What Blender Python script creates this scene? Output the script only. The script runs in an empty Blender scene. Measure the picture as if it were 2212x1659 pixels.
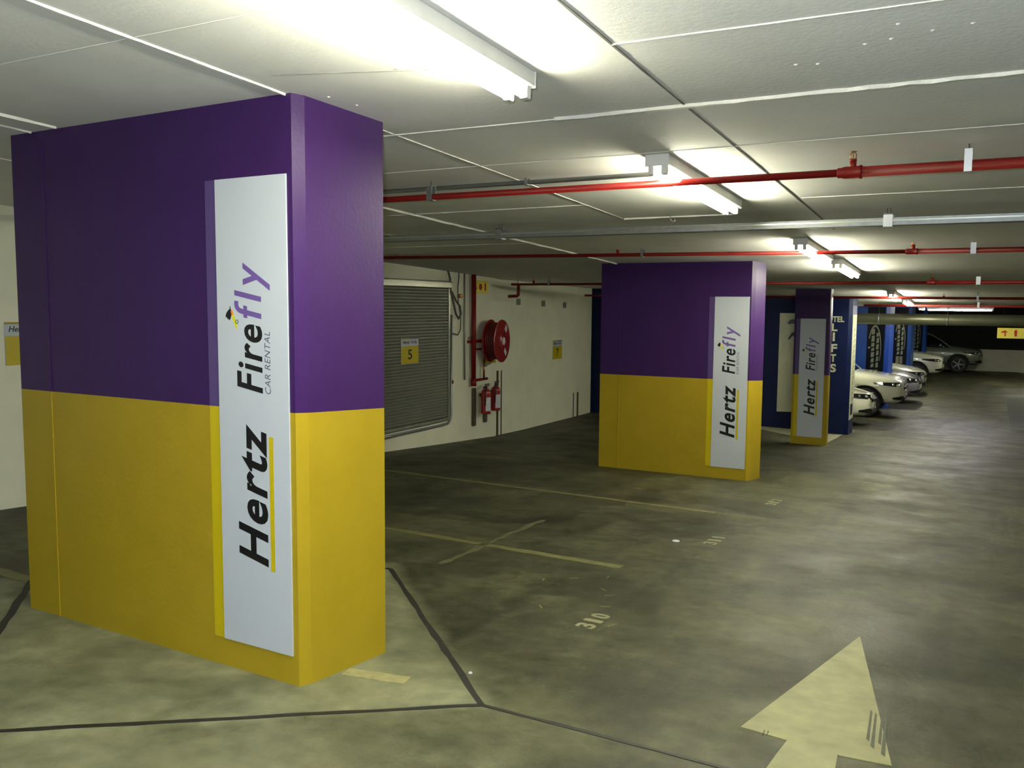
import bpy, bmesh, math, random
from mathutils import Vector, Matrix

random.seed(7)
S = bpy.context.scene
C = S.collection

# ------------------------------------------------------------------ camera
YAW, PITCH, ROLL, CAM_H, FPX = 0.49022528, -0.090393, 0.00771805, 1.51687, 1900.338
fw = Vector((-math.sin(YAW) * math.cos(PITCH), math.cos(YAW) * math.cos(PITCH), math.sin(PITCH)))
rt = Vector((math.cos(YAW), math.sin(YAW), 0))
up = rt.cross(fw)
rt2 = math.cos(ROLL) * rt + math.sin(ROLL) * up
up2 = -math.sin(ROLL) * rt + math.cos(ROLL) * up
cd = bpy.data.cameras.new('camera')
cam = bpy.data.objects.new('camera', cd)
C.objects.link(cam)
cam.matrix_world = Matrix(((rt2.x, up2.x, -fw.x, 0), (rt2.y, up2.y, -fw.y, 0), (rt2.z, up2.z, -fw.z, CAM_H), (0, 0, 0, 1)))
cd.sensor_fit = 'HORIZONTAL'
cd.sensor_width = 36
cd.lens = FPX / 2212 * 36
cd.clip_start = 0.05
cd.clip_end = 200
S.camera = cam

# ------------------------------------------------------------------ world and exposure
w = bpy.data.worlds.new('world')
S.world = w
w.use_nodes = True
w.node_tree.nodes['Background'].inputs[0].default_value = (0.6, 0.7, 0.9, 1)
w.node_tree.nodes['Background'].inputs[1].default_value = 0.004
S.view_settings.view_transform = 'Standard'
S.view_settings.look = 'None'
S.view_settings.gamma = 1
S.view_settings.use_curve_mapping = False
S.view_settings.exposure = 0.3
TUBE = 118.0        # emission of the fluorescent tubes
TUBE_FILL = 45.0    # cool tubes of the added fill lamps outside the view

S.cycles.use_denoising = True
S.cycles.use_adaptive_sampling = True
S.cycles.adaptive_threshold = 0.12
S.cycles.adaptive_min_samples = 16
S.cycles.max_bounces = 5
S.cycles.diffuse_bounces = 4
S.cycles.glossy_bounces = 2
S.cycles.transmission_bounces = 2
S.cycles.caustics_reflective = False
S.cycles.sample_clamp_indirect = 8.0

# the flash of the camera that took the picture
fl = bpy.data.lights.new('flash', 'POINT')
fl.energy = 290
fl.color = (0.86, 0.94, 1.0)
fl.shadow_soft_size = 0.03
flo = bpy.data.objects.new('flash', fl)
C.objects.link(flo)
flo.location = (-0.05, -0.03, CAM_H + 0.05)

# ------------------------------------------------------------------ slopes of the ramped deck
def warp(x, y):
    t = min(max((-x - 3) / 4.2, 0), 1)
    return 0.03 * max(0.0, min(y, 21) - 13) * t


def zf(x, y):
    return -0.0540658 * min(y, 22.0) + warp(x, y)


def zc(x, y):
    return 2.5 - 0.0437649 * min(y, 22.0) + warp(x, y)


# ------------------------------------------------------------------ materials
def lin(c):
    return tuple((v / 255 / 12.92) if v / 255 <= 0.04045 else ((v / 255 + 0.055) / 1.055) ** 2.4 for v in c)


def mat(name, rgb, rough=0.6, metal=0.0, var=0.08, scale=6.0, bump=0.0, bscale=60.0, emit=None, estr=0.0, coat=0.0, spec=0.5):
    m = bpy.data.materials.new(name)
    m.use_nodes = True
    nt = m.node_tree
    b = nt.nodes['Principled BSDF']
    col = lin(rgb)
    tc = nt.nodes.new('ShaderNodeTexCoord')
    nz = nt.nodes.new('ShaderNodeTexNoise')
    nz.inputs['Scale'].default_value = scale
    nz.inputs['Detail'].default_value = 5
    nt.links.new(tc.outputs['Object'], nz.inputs['Vector'])
    rp = nt.nodes.new('ShaderNodeValToRGB')
    rp.color_ramp.elements[0].position = 0.3
    rp.color_ramp.elements[1].position = 0.7
    rp.color_ramp.elements[0].color = tuple(v * (1 - var) for v in col) + (1,)
    rp.color_ramp.elements[1].color = tuple(min(1, v * (1 + var)) for v in col) + (1,)
    nt.links.new(nz.outputs['Fac'], rp.inputs[0])
    nt.links.new(rp.outputs[0], b.inputs['Base Color'])
    b.inputs['Roughness'].default_value = rough
    b.inputs['Metallic'].default_value = metal
    b.inputs['Coat Weight'].default_value = coat
    b.inputs['Specular IOR Level'].default_value = spec
    if emit:
        b.inputs['Emission Color'].default_value = tuple(emit) + (1,)
        b.inputs['Emission Strength'].default_value = estr
    if bump:
        n2 = nt.nodes.new('ShaderNodeTexNoise')
        n2.inputs['Scale'].default_value = bscale
        n2.inputs['Detail'].default_value = 4
        nt.links.new(tc.outputs['Object'], n2.inputs['Vector'])
        bp = nt.nodes.new('ShaderNodeBump')
        bp.inputs['Strength'].default_value = bump
        bp.inputs['Distance'].default_value = 0.01
        nt.links.new(n2.outputs['Fac'], bp.inputs['Height'])
        nt.links.new(bp.outputs[0], b.inputs['Normal'])
    return m


def floor_material():
    m = bpy.data.materials.new('worn_concrete')
    m.use_nodes = True
    nt = m.node_tree
    N, L = nt.nodes, nt.links
    b = N['Principled BSDF']
    tc = N.new('ShaderNodeTexCoord')

    def noise(scale, detail, dist=0.0, sx=1, sy=1, rot=0):
        mp = N.new('ShaderNodeMapping')
        mp.inputs['Scale'].default_value = (sx, sy, 1)
        mp.inputs['Rotation'].default_value = (0, 0, rot)
        L.new(tc.outputs['Object'], mp.inputs['Vector'])
        n = N.new('ShaderNodeTexNoise')
        n.inputs['Scale'].default_value = scale
        n.inputs['Detail'].default_value = detail
        n.inputs['Distortion'].default_value = dist
        L.new(mp.outputs[0], n.inputs['Vector'])
        return n.outputs['Fac']

    def ramp(src, p0, c0, p1, c1):
        r = N.new('ShaderNodeValToRGB')
        r.color_ramp.elements[0].position = p0
        r.color_ramp.elements[1].position = p1
        r.color_ramp.elements[0].color = tuple(c0) + (1,)
        r.color_ramp.elements[1].color = tuple(c1) + (1,)
        L.new(src, r.inputs[0])
        return r.outputs[0]

    def mix(kind, fac, a, c):
        x = N.new('ShaderNodeMix')
        x.data_type = 'RGBA'
        x.blend_type = kind
        if isinstance(fac, float):
            x.inputs[0].default_value = fac
        else:
            L.new(fac, x.inputs[0])
        L.new(a, x.inputs[6])
        L.new(c, x.inputs[7])
        return x.outputs[2]

    base = ramp(noise(1.1, 9, 0.6), 0.32, lin((52, 53, 37)), 0.7, lin((90, 90, 66)))
    fine = ramp(noise(9, 8), 0.3, (0.62, 0.62, 0.60), 0.75, (1.18, 1.18, 1.18))
    streak = ramp(noise(1.6, 6, 0.5, 0.35, 2.4, 0.08), 0.35, (0.62, 0.62, 0.60), 0.66, (1.1, 1.1, 1.1))
    tyre = ramp(noise(1.3, 7, 0.8, 2.2, 0.3, 0.25), 0.36, (0.6, 0.6, 0.6), 0.6, (1.05, 1.05, 1.05))
    oil = ramp(noise(0.8, 4, 1.2), 0.28, (0.45, 0.45, 0.43), 0.42, (1, 1, 1))
    c = mix('MULTIPLY', 1.0, base, fine)
    c = mix('MULTIPLY', 0.5, c, streak)
    c = mix('MULTIPLY', 0.85, c, tyre)
    c = mix('MULTIPLY', 0.7, c, oil)
    # paler slab pour round the first pillar
    sp = N.new('ShaderNodeSeparateXYZ')
    L.new(tc.outputs['Object'], sp.inputs[0])

    def m_(op, a, bb=None):
        x = N.new('ShaderNodeMath')
        x.operation = op
        for i, v in enumerate((a, bb)):
            if v is None:
                continue
            if isinstance(v, (int, float)):
                x.inputs[i].default_value = v
            else:
                L.new(v, x.inputs[i])
        return x.outputs[0]
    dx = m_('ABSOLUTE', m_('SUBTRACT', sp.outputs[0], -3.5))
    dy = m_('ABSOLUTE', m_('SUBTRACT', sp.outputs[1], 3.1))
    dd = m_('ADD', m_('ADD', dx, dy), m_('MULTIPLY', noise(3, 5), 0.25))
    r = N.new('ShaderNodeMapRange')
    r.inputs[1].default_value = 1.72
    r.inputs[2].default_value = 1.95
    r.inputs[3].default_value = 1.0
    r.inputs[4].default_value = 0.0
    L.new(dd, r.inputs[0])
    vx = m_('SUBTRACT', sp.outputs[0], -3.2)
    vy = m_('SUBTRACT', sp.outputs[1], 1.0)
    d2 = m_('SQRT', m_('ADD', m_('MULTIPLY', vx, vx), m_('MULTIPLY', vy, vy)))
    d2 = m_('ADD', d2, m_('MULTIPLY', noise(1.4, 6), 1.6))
    r2 = N.new('ShaderNodeMapRange')  # wider pale zone at front left: flash brightness painted into the floor colour
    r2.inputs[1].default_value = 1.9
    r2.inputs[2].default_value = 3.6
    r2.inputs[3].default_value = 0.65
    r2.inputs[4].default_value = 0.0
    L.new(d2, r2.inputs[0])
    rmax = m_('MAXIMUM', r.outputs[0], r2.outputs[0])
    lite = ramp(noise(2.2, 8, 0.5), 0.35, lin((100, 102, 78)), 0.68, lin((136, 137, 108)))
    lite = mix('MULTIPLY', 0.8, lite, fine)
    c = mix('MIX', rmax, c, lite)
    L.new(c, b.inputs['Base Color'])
    rr = N.new('ShaderNodeMapRange')
    rr.inputs[1].default_value = 0.3
    rr.inputs[2].default_value = 0.75
    rr.inputs[3].default_value = 0.46
    rr.inputs[4].default_value = 0.66
    b.inputs['Specular IOR Level'].default_value = 0.28
    L.new(noise(2.0, 6, 0.4), rr.inputs[0])
    L.new(rr.outputs[0], b.inputs['Roughness'])
    bp = N.new('ShaderNodeBump')
    bp.inputs['Strength'].default_value = 0.25
    bp.inputs['Distance'].default_value = 0.01
    L.new(noise(30, 6), bp.inputs['Height'])
    L.new(bp.outputs[0], b.inputs['Normal'])
    return m


M = {}
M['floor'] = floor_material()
M['ceiling'] = mat('painted_slab', (226, 226, 222), 0.75, var=0.05, scale=2.2, bump=0.12, bscale=45)
M['ridge'] = mat('plaster_ridge', (216, 214, 206), 0.6, var=0.06, scale=9, bump=0.4)
M['joint_ceiling'] = mat('ceiling_joint', (110, 108, 102), 0.8, var=0.2, scale=12)
M['wall'] = mat('white_wall_paint', (230, 229, 206), 0.6, var=0.05, scale=2.5, bump=0.2, bscale=35)
M['darkwall'] = mat('dark_unlit_wall', (52, 50, 44), 0.8)  # gloom of the unlit far walls is put into this colour
M['purple'] = mat('purple_paint', (52, 25, 80), 0.42, var=0.05, spec=0.25, scale=5, bump=0.10, bscale=55)
M['yellow'] = mat('golden_yellow_paint', (160, 137, 30), 0.42, var=0.04, spec=0.25, scale=5, bump=0.10, bscale=55)
M['white_vinyl'] = mat('white_vinyl', (184, 190, 200), 0.35, var=0.01)
M['lilac'] = mat('lilac_vinyl', (78, 60, 112), 0.35, var=0.02)
M['lilac_ink'] = mat('lilac_ink', (104, 80, 148), 0.35)
M['brightyellow'] = mat('bright_yellow_vinyl', (190, 170, 12), 0.35, var=0.02)
M['black'] = mat('black_vinyl', (14, 14, 18), 0.35)
M['grey_vinyl'] = mat('grey_vinyl', (70, 70, 92), 0.4)
M['orange'] = mat('orange_vinyl', (232, 120, 40), 0.4)
M['lime'] = mat('lime_vinyl', (206, 206, 40), 0.4)
M['red'] = mat('red_pipe_paint', (116, 17, 12), 0.45, var=0.08, spec=0.3)
M['redgloss'] = mat('red_reel_paint', (150, 30, 28), 0.28, coat=0.4)
M['hose'] = mat('dark_red_hose', (104, 30, 26), 0.5)
M['grey_steel'] = mat('galvanised_steel', (140, 144, 144), 0.42, 0.7, var=0.1, scale=20)
M['white_steel'] = mat('white_zinc_clip', (226, 228, 232), 0.35, 0.15)
M['brass'] = mat('brass', (160, 112, 50), 0.3, 0.9)
M['housing'] = mat('white_enamel', (222, 220, 214), 0.4)
M['shutter'] = mat('shutter_steel', (132, 134, 122), 0.42, 0.4, var=0.06, scale=3)
M['alu'] = mat('aluminium_rail', (188, 190, 176), 0.25, 0.8)
M['blue'] = mat('blue_paint', (29, 68, 146), 0.45, var=0.05, spec=0.2)
M['navy'] = mat('navy_paint', (10, 22, 58), 0.5, var=0.06, spec=0.15)
M['navyvinyl'] = mat('navy_vinyl', (7, 10, 24), 0.5, var=0.04, spec=0.1)
M['logo_vinyl'] = mat('logo_vinyl', (108, 112, 92), 0.5, var=0.04)
M['cream_vinyl'] = mat('cream_vinyl', (176, 178, 150), 0.4)
M['line'] = mat('faded_yellow_line', (98, 96, 58), 0.6, var=0.22, scale=16)
M['stub'] = mat('pale_line_paint', (142, 138, 96), 0.6, var=0.2, scale=18)
M['faint'] = mat('worn_yellow_line', (82, 81, 54), 0.65, var=0.25, scale=14)
M['arrow'] = mat('worn_white_road_paint', (134, 131, 90), 0.55, var=0.2, scale=9)
M['digit'] = mat('stencilled_white_paint', (126, 125, 94), 0.6, var=0.2, scale=30)
M['scuff'] = mat('rubber_scuff', (66, 68, 50), 0.6, var=0.2, scale=40)
M['groove'] = mat('dark_joint_sealant', (24, 24, 19), 0.6, var=0.3, scale=10)
M['apron'] = mat('pale_concrete', (128, 128, 104), 0.6, var=0.1)
M['patch'] = mat('dark_asphalt_patch', (30, 32, 26), 0.6, var=0.2)
M['tyrebk'] = mat('tyre_rubber', (20, 20, 20), 0.7)
M['rim'] = mat('alloy_rim', (120, 122, 120), 0.4, 0.8)
M['glass'] = mat('car_glass', (12, 16, 14), 0.06, 0.0, spec=0.8, coat=0.5)
M['lens'] = mat('headlamp_glass', (40, 42, 42), 0.08, 0.4, coat=1.0)
M['reflector'] = mat('chrome_reflector', (240, 240, 240), 0.12, 1.0)
M['trimblack'] = mat('black_plastic', (16, 16, 16), 0.55)
M['car_white'] = mat('white_car_paint', (226, 226, 206), 0.22, 0.0, var=0.02, coat=0.9)
M['car_silver'] = mat('silver_car_paint', (160, 160, 158), 0.26, 0.6, var=0.03, coat=0.8)
M['car_dark'] = mat('pale_car_paint', (200, 200, 184), 0.24, 0.1, var=0.03, coat=0.8)
M['car_green'] = mat('grey_green_car_paint', (132, 140, 126), 0.3, 0.3, var=0.03, coat=0.6)
M['signyellow'] = mat('sign_yellow', (246, 228, 96), 0.45)
M['signred'] = mat('sign_red', (198, 52, 30), 0.45)
M['board'] = mat('brown_board', (72, 66, 52), 0.6, var=0.15, scale=20)
M['plate'] = mat('grey_plate', (128, 134, 120), 0.4, 0.4)
M['cable'] = mat('grey_cable', (74, 76, 72), 0.5)
M['paperlabel'] = mat('paper_label', (206, 206, 214), 0.5, var=0.1, scale=40)
M['duct'] = mat('duct_metal', (120, 122, 100), 0.38, 0.5, var=0.08, scale=3)
M['tube'] = mat('lit_tube', (255, 255, 245), 0.3, emit=(1.0, 0.985, 0.74), estr=TUBE)
M['tube_fill'] = mat('lit_fill_tube', (245, 250, 255), 0.3, emit=(0.86, 0.93, 1.0), estr=TUBE_FILL)
M['tube_violet'] = mat('lit_violet_white_tube', (250, 245, 255), 0.3, emit=(0.97, 0.93, 1.0), estr=TUBE * 1.3)


# ------------------------------------------------------------------ mesh helpers
class MB:
    def __init__(self):
        self.v, self.f, self.mi, self.sm = [], [], [], []

    def add(self, vs, fs, mi=0, smooth=False):
        o = len(self.v)
        self.v += [Vector(p) for p in vs]
        for f in fs:
            self.f.append([i + o for i in f])
            self.mi.append(mi)
            self.sm.append(smooth)
        return self

    def box(self, x0, x1, y0, y1, z0, z1, mi=0):
        return self.hexa([(x0, y0, z0), (x1, y0, z0), (x1, y1, z0), (x0, y1, z0)], [(x0, y0, z1), (x1, y0, z1), (x1, y1, z1), (x0, y1, z1)], mi)

    def hexa(self, b, t, mi=0):
        n = len(b)
        fs = [list(range(n))[::-1], list(range(n, 2 * n))]
        for i in range(n):
            j = (i + 1) % n
            fs.append([i, j, n + j, n + i])
        return self.add(list(b) + list(t), fs, mi)

    def bbox(self, c, size, bev=0.2, axes=None, mi=0):
        # bevelled box: chamfered vertical edges and top
        a = axes or (Vector((1, 0, 0)), Vector((0, 1, 0)), Vector((0, 0, 1)))
        c = Vector(c)
        hx, hy, hz = (s / 2 for s in size)
        k = min(hx, hy, hz) * bev
        def ring(dx, dy, z):
            pts = [(hx - dx - k, hy - dy), (-(hx - dx - k), hy - dy), (-(hx - dx), hy - dy - k), (-(hx - dx), -(hy - dy - k)), (-(hx - dx - k), -(hy - dy)), (hx - dx - k, -(hy - dy)), (hx - dx, -(hy - dy - k)), (hx - dx, hy - dy - k)]
            return [c + a[0] * p[0] + a[1] * p[1] + a[2] * z for p in pts]
        rs = [ring(k, k, -hz), ring(0, 0, -hz + k), ring(0, 0, hz - k), ring(k, k, hz)]
        vs = [p for r in rs for p in r]
        fs = [list(range(8))[::-1], list(range(24, 32))]
        for r in range(3):
            for i in range(8):
                j = (i + 1) % 8
                fs.append([r * 8 + i, r * 8 + j, r * 8 + 8 + j, r * 8 + 8 + i])
        return self.add(vs, fs, mi)

    def tube(self, pts, r, n=12, mi=0, cap=True, closed=False):
        pts = [Vector(p) for p in pts]
        rs = r if isinstance(r, (list, tuple)) else [r] * len(pts)
        vs, fs = [], []
        prev = None
        m = len(pts)
        for i, p in enumerate(pts):
            if closed:
                d = pts[(i + 1) % m] - pts[i - 1]
            else:
                d = pts[min(i + 1, m - 1)] - pts[max(i - 1, 0)]
            d.normalize()
            if prev is None:
                a = Vector((0, 0, 1)) if abs(d.z) < 0.9 else Vector((1, 0, 0))
                u = d.cross(a).normalized()
            else:
                u = (prev - d * prev.dot(d)).normalized()
            prev = u
            q = d.cross(u)
            for k in range(n):
                t = 2 * math.pi * k / n
                vs.append(p + (u * math.cos(t) + q * math.sin(t)) * rs[i])
        for i in range(m if closed else m - 1):
            i2 = (i + 1) % m
            for k in range(n):
                k2 = (k + 1) % n
                fs.append([i * n + k, i * n + k2, i2 * n + k2, i2 * n + k])
        self.add(vs, fs, mi, True)
        if cap and not closed:
            self.add(vs[:n], [list(range(n))[::-1]], mi)
            self.add(vs[-n:], [list(range(n))], mi)
        return self

    def disc_lathe(self, c, axis, prof, n=32, mi=0):
        # prof: (distance along axis, radius)
        c = Vector(c)
        axis = Vector(axis).normalized()
        pts = [c + axis * p[0] for p in prof]
        a = Vector((0, 0, 1)) if abs(axis.z) < 0.9 else Vector((1, 0, 0))
        u = axis.cross(a).normalized()
        q = axis.cross(u)
        vs, fs = [], []
        for p, (d, r) in zip(pts, prof):
            for k in range(n):
                t = 2 * math.pi * k / n
                vs.append(p + (u * math.cos(t) + q * math.sin(t)) * max(r, 1e-4))
        for i in range(len(prof) - 1):
            for k in range(n):
                k2 = (k + 1) % n
                fs.append([i * n + k, i * n + k2, (i + 1) * n + k2, (i + 1) * n + k])
        fs.append(list(range(n))[::-1])
        fs.append([(len(prof) - 1) * n + k for k in range(n)])
        return self.add(vs, fs, mi, False)

    def prism(self, poly, o, a, b, nrm, t, mi=0):
        # flat polygon in axes a,b at origin o, thickness t along nrm
        o, a, b, nrm = Vector(o), Vector(a), Vector(b), Vector(nrm)
        base = [o + a * p[0] + b * p[1] for p in poly]
        return self.hexa(base, [p + nrm * t for p in base], mi)

    def build(self, name, mats, parent=None, origin=None):
        me = bpy.data.meshes.new(name)
        org = Vector(origin) if origin is not None else Vector((0, 0, 0))
        if parent is not None and origin is None:
            q = parent
            while q is not None:
                org = org + Vector(q.location)
                q = q.parent
        me.from_pydata([p - org for p in self.v], [], self.f)
        if not isinstance(mats, (list, tuple)):
            mats = [mats]
        for m in mats:
            me.materials.append(m)
        me.polygons.foreach_set('material_index', self.mi)
        me.polygons.foreach_set('use_smooth', self.sm)
        me.update()
        bm = bmesh.new()
        bm.from_mesh(me)
        bmesh.ops.remove_doubles(bm, verts=bm.verts, dist=1e-5)
        bmesh.ops.recalc_face_normals(bm, faces=bm.faces)
        bm.to_mesh(me)
        bm.free()
        o = bpy.data.objects.new(name, me)
        C.objects.link(o)
        if parent is not None:
            o.parent = parent
        elif origin is not None:
            o.location = origin
        return o


def tag(o, label, cat, group=None, kind=None):
    o['label'] = label
    o['category'] = cat
    if group:
        o['group'] = group
    if kind:
        o['kind'] = kind
    return o


def thing(name, label, cat, loc=(0, 0, 0), rz=0, group=None):
    o = bpy.data.objects.new(name, None)
    C.objects.link(o)
    o.empty_display_size = 0.1
    o.location = loc
    o.rotation_euler = (0, 0, rz)
    return tag(o, label, cat, group)


def struct(o, label=None):
    o['kind'] = 'structure'
    if label:
        o['label'] = label
    return o


def dup(root, loc=None, rz=None, label=None, group=None):
    r = root.copy()
    C.objects.link(r)
    if loc is not None:
        r.location = loc
    if rz is not None:
        r.rotation_euler = (0, 0, rz)
    if label:
        r['label'] = label
    if group:
        r['group'] = group
    for ch in list(root.children):
        c = ch.copy()
        C.objects.link(c)
        c.parent = r
        for g in list(ch.children):
            d = g.copy()
            C.objects.link(d)
            d.parent = c
    return r


def text_mesh(body, offset=0.0, shear=0.0, spacing=1.0, res=4):
    cu = bpy.data.curves.new('t', 'FONT')
    cu.body = body
    cu.offset = offset
    cu.shear = shear
    cu.space_character = spacing
    cu.resolution_u = res
    cu.extrude = 0.0
    ob = bpy.data.objects.new('t', cu)
    C.objects.link(ob)
    dg = bpy.context.evaluated_depsgraph_get()
    me = bpy.data.meshes.new_from_object(ob.evaluated_get(dg))
    vs = [v.co.copy() for v in me.vertices]
    fs = [list(p.vertices) for p in me.polygons]
    bpy.data.objects.remove(ob)
    bpy.data.curves.remove(cu)
    bpy.data.meshes.remove(me)
    return vs, fs


def put_text(mb, body, o, along, upv, nrm, length, height, thick=0.001, mi=0, **kw):
    # text stretched to length x height; o is the baseline start, height is that of its tallest capital
    vs, fs = text_mesh(body, **kw)
    x0 = min(v.x for v in vs)
    x1 = max(v.x for v in vs)
    cap = max(v.y for v in vs)
    o, along, upv, nrm = Vector(o), Vector(along), Vector(upv), Vector(nrm)
    sx = length / (x1 - x0)
    sy = height / cap
    P = [o + along * ((v.x - x0) * sx) + upv * (v.y * sy) for v in vs]
    n = len(P)
    # solid: front faces, plus side walls from boundary edges
    edges = {}
    for f in fs:
        for i in range(len(f)):
            a, b = f[i], f[(i + 1) % len(f)]
            edges[(a, b)] = True
    F = [[i + n for i in f] for f in fs]
    for (a, b) in edges:
        if (b, a) not in edges:
            F.append([a, b, b + n, a + n])
    mb.add(P + [p + nrm * thick for p in P], F, mi)
    return mb


# ================================================================== THE SETTING
X0, X1, Y0, Y1 = -7.24, 6.0, -7.0, 41.6


def deck(name, fn, thick, m, xs, ys, flip):
    mb = MB()
    vs, fs = [], []
    for y in ys:
        for x in xs:
            vs.append((x, y, fn(x, y)))
    n = len(xs)
    for j in range(len(ys) - 1):
        for i in range(n - 1):
            fs.append([j * n + i, j * n + i + 1, (j + 1) * n + i + 1, (j + 1) * n + i])
    k = len(vs)
    mb.add(vs + [(v[0], v[1], v[2] + thick) for v in vs], fs + [[q + k for q in f][::-1] for f in fs])
    # rim
    rim = []
    for i in range(n - 1):
        rim.append((i, i + 1))
        a = (len(ys) - 1) * n
        rim.append((a + i + 1, a + i))
    for j in range(len(ys) - 1):
        rim.append(((j + 1) * n, j * n))
        rim.append((j * n + n - 1, (j + 1) * n + n - 1))
    mb.f += [[a, b, b + k, a + k] for a, b in rim]
    mb.mi += [0] * len(rim)
    mb.sm += [False] * len(rim)
    return struct(mb.build(name, m))


xs = [-9.5, -7.4, -7.2, -6.5, -5.8, -5.1, -4.4, -3.7, -3.0, -1, 2, 6.2]
ys = [-7.2, 0, 6, 13, 15, 17, 19, 21, 22, 30, 38, 43]
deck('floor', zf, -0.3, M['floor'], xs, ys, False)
deck('ceiling', zc, 0.3, M['ceiling'], xs, ys, True)


def slab_wall(name, pts, thick_dir, m, top=None, bot=None, label=None):
    # pts: list of (x,y) along the wall; extruded by thick_dir; follows floor and ceiling
    mb = MB()
    t = Vector(thick_dir)
    for a, b in zip(pts[:-1], pts[1:]):
        q = [a, b, (b[0] + t.x, b[1] + t.y), (a[0] + t.x, a[1] + t.y)]
        lo = [(p[0], p[1], zf(p[0], p[1]) - 0.02) for p in q]
        hi = [(p[0], p[1], (zc(p[0], p[1]) + 0.02) if top is None else top) for p in q]
        mb.hexa(lo, hi)
    o = struct(mb.build(name, m), label)
    return o


slab_wall('wall_left', [(-7.2, -7), (-7.2, 4), (-7.22, 9), (-7.16, 11), (-7.14, 12.8)], (-0.25, 0), M['wall'])
slab_wall('wall_left.001', [(-7.19, 12.8), (-7.2, 14), (-7.3, 15.5), (-7.36, 16.5), (-7.44, 17.56)], (-0.25, 0), M['wall'])
slab_wall('wall_behind', [(-9, -7.0), (6.2, -7.0)], (0, -0.2), M['wall'])
slab_wall('wall_right', [(6.0, -7), (6.0, 43)], (0.2, 0), M['wall'])
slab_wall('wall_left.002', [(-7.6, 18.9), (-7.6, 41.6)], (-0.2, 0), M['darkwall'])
mb = MB()
mb.box(-9, 2.55, 42.9, 43.0, -1.25, -0.26)
mb.box(1.42, 2.7, 42.7, 42.9, -1.25, -0.28)
struct(mb.build('wall_far', M['wall']))
slab_wall('wall_far.001', [(-9, 46), (6.2, 46)], (0, 0.2), M['darkwall'])  # dark sheet standing in for the black void past the low wall
for a, b in (((-7.13, 12.86), (-7.13, 12.875)), ((-7.15, 13.07), (-7.15, 13.085)), ((-7.30, 16.45), (-7.30, 16.48)), ((-7.32, 16.68), (-7.32, 16.71))):
    x = (-7.14 if a[1] < 13 else -7.19 if a[1] < 13.2 else -7.36)
    mb = MB()
    top = zf(x, a[1]) + (1.1 if a[1] < 13.2 else 0.5)
    mb.box(x - 0.02, x + 0.012, a[1], b[1], zf(x, a[1]) - 0.01, top)
    struct(mb.build('trim_1', M['board']), 'dark vertical line at the foot of the white wall')  # thin dark upright strips on the wall face


def floor_strip(name, poly, m, h=0.003, base=0.001, n=1):
    # polygon painted on the floor
    mb = MB()
    b = [(p[0], p[1], zf(p[0], p[1]) - 0.01) for p in poly]
    t = [(p[0], p[1], zf(p[0], p[1]) + h) for p in poly]
    mb.hexa(b, t)
    return mb.build(name, m)


def strip(a, b, wd):
    d = Vector((b[0] - a[0], b[1] - a[1]))
    d.normalize()
    n = Vector((-d.y, d.x)) * wd / 2
    return [(a[0] - n.x, a[1] - n.y), (b[0] - n.x, b[1] - n.y), (b[0] + n.x, b[1] + n.y), (a[0] + n.x, a[1] + n.y)]


def rough_strip(a, b, wd, nseg=24, jit=0.25):
    d = Vector((b[0] - a[0], b[1] - a[1]))
    L = d.length
    d.normalize()
    n = Vector((-d.y, d.x))
    lo, hi = [], []
    for i in range(nseg + 1):
        p = Vector((a[0], a[1])) + d * (L * i / nseg)
        o = (random.random() - 0.5) * wd * jit
        k = wd / 2 * (1 + (random.random() - 0.5) * jit * 2)
        lo.append(p - n * k + n * o)
        hi.append(p + n * k + n * o)
    mb = MB()
    for i in range(nseg):
        q = [lo[i], lo[i + 1], hi[i + 1], hi[i]]
        mb.hexa([(p.x, p.y, zf(p.x, p.y) - 0.01) for p in q], [(p.x, p.y, zf(p.x, p.y) + 0.0025) for p in q])
    return mb


def fjoint(i, a, b, wd):
    struct(rough_strip(a, b, wd, max(4, int(math.hypot(b[0] - a[0], b[1] - a[1]) * 9))).build('trim_%d' % i, M['groove']), 'dark joint cut in the concrete floor')


V = (-1.787, 3.096)
fjoint(2, V, (-3.42, 4.70), 0.032)
fjoint(3, V, (-3.35, 1.78), 0.026)
fjoint(4, (-3.42, 1.78), (-5.15, 3.36), 0.040)
fjoint(5, (-3.42, 4.70), (-5.10, 3.36), 0.034)
fjoint(6, V, (3.5, 3.05), 0.020)
fjoint(7, (-3.38, 1.78), (-3.40, -6.9), 0.02)

# ceiling joints and ridges
tn = 8


def cridge(a, b, wd, h, m, seg=10, jit=0.35):
    global tn
    d = Vector((b[0] - a[0], b[1] - a[1]))
    L = d.length
    d.normalize()
    n = Vector((-d.y, d.x))
    nseg = max(2, int(L * seg))
    P = []
    for i in range(nseg + 1):
        p = Vector((a[0], a[1])) + d * (L * i / nseg)
        k = wd / 2 * (1 + (random.random() - 0.5) * jit * 2)
        hh = h * (1 + (random.random() - 0.5) * jit)
        P.append([(p.x - n.x * k, p.y - n.y * k, 0.01), (p.x - n.x * k * 0.5, p.y - n.y * k * 0.5, -hh), (p.x + n.x * k * 0.5, p.y + n.y * k * 0.5, -hh), (p.x + n.x * k, p.y + n.y * k, 0.01)])
    vs = [(q[0], q[1], zc(q[0], q[1]) + q[2]) for r in P for q in r]
    fs = []
    for i in range(nseg):
        for k in range(4):
            k2 = (k + 1) % 4
            fs.append([i * 4 + k, i * 4 + k2, i * 4 + 4 + k2, i * 4 + 4 + k])
    fs += [[3, 2, 1, 0], [nseg * 4 + k for k in range(4)]]
    mb = MB()
    mb.add(vs, fs)
    struct(mb.build('trim_%d' % tn, m), 'joint line between the painted ceiling slabs')
    tn += 1


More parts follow.
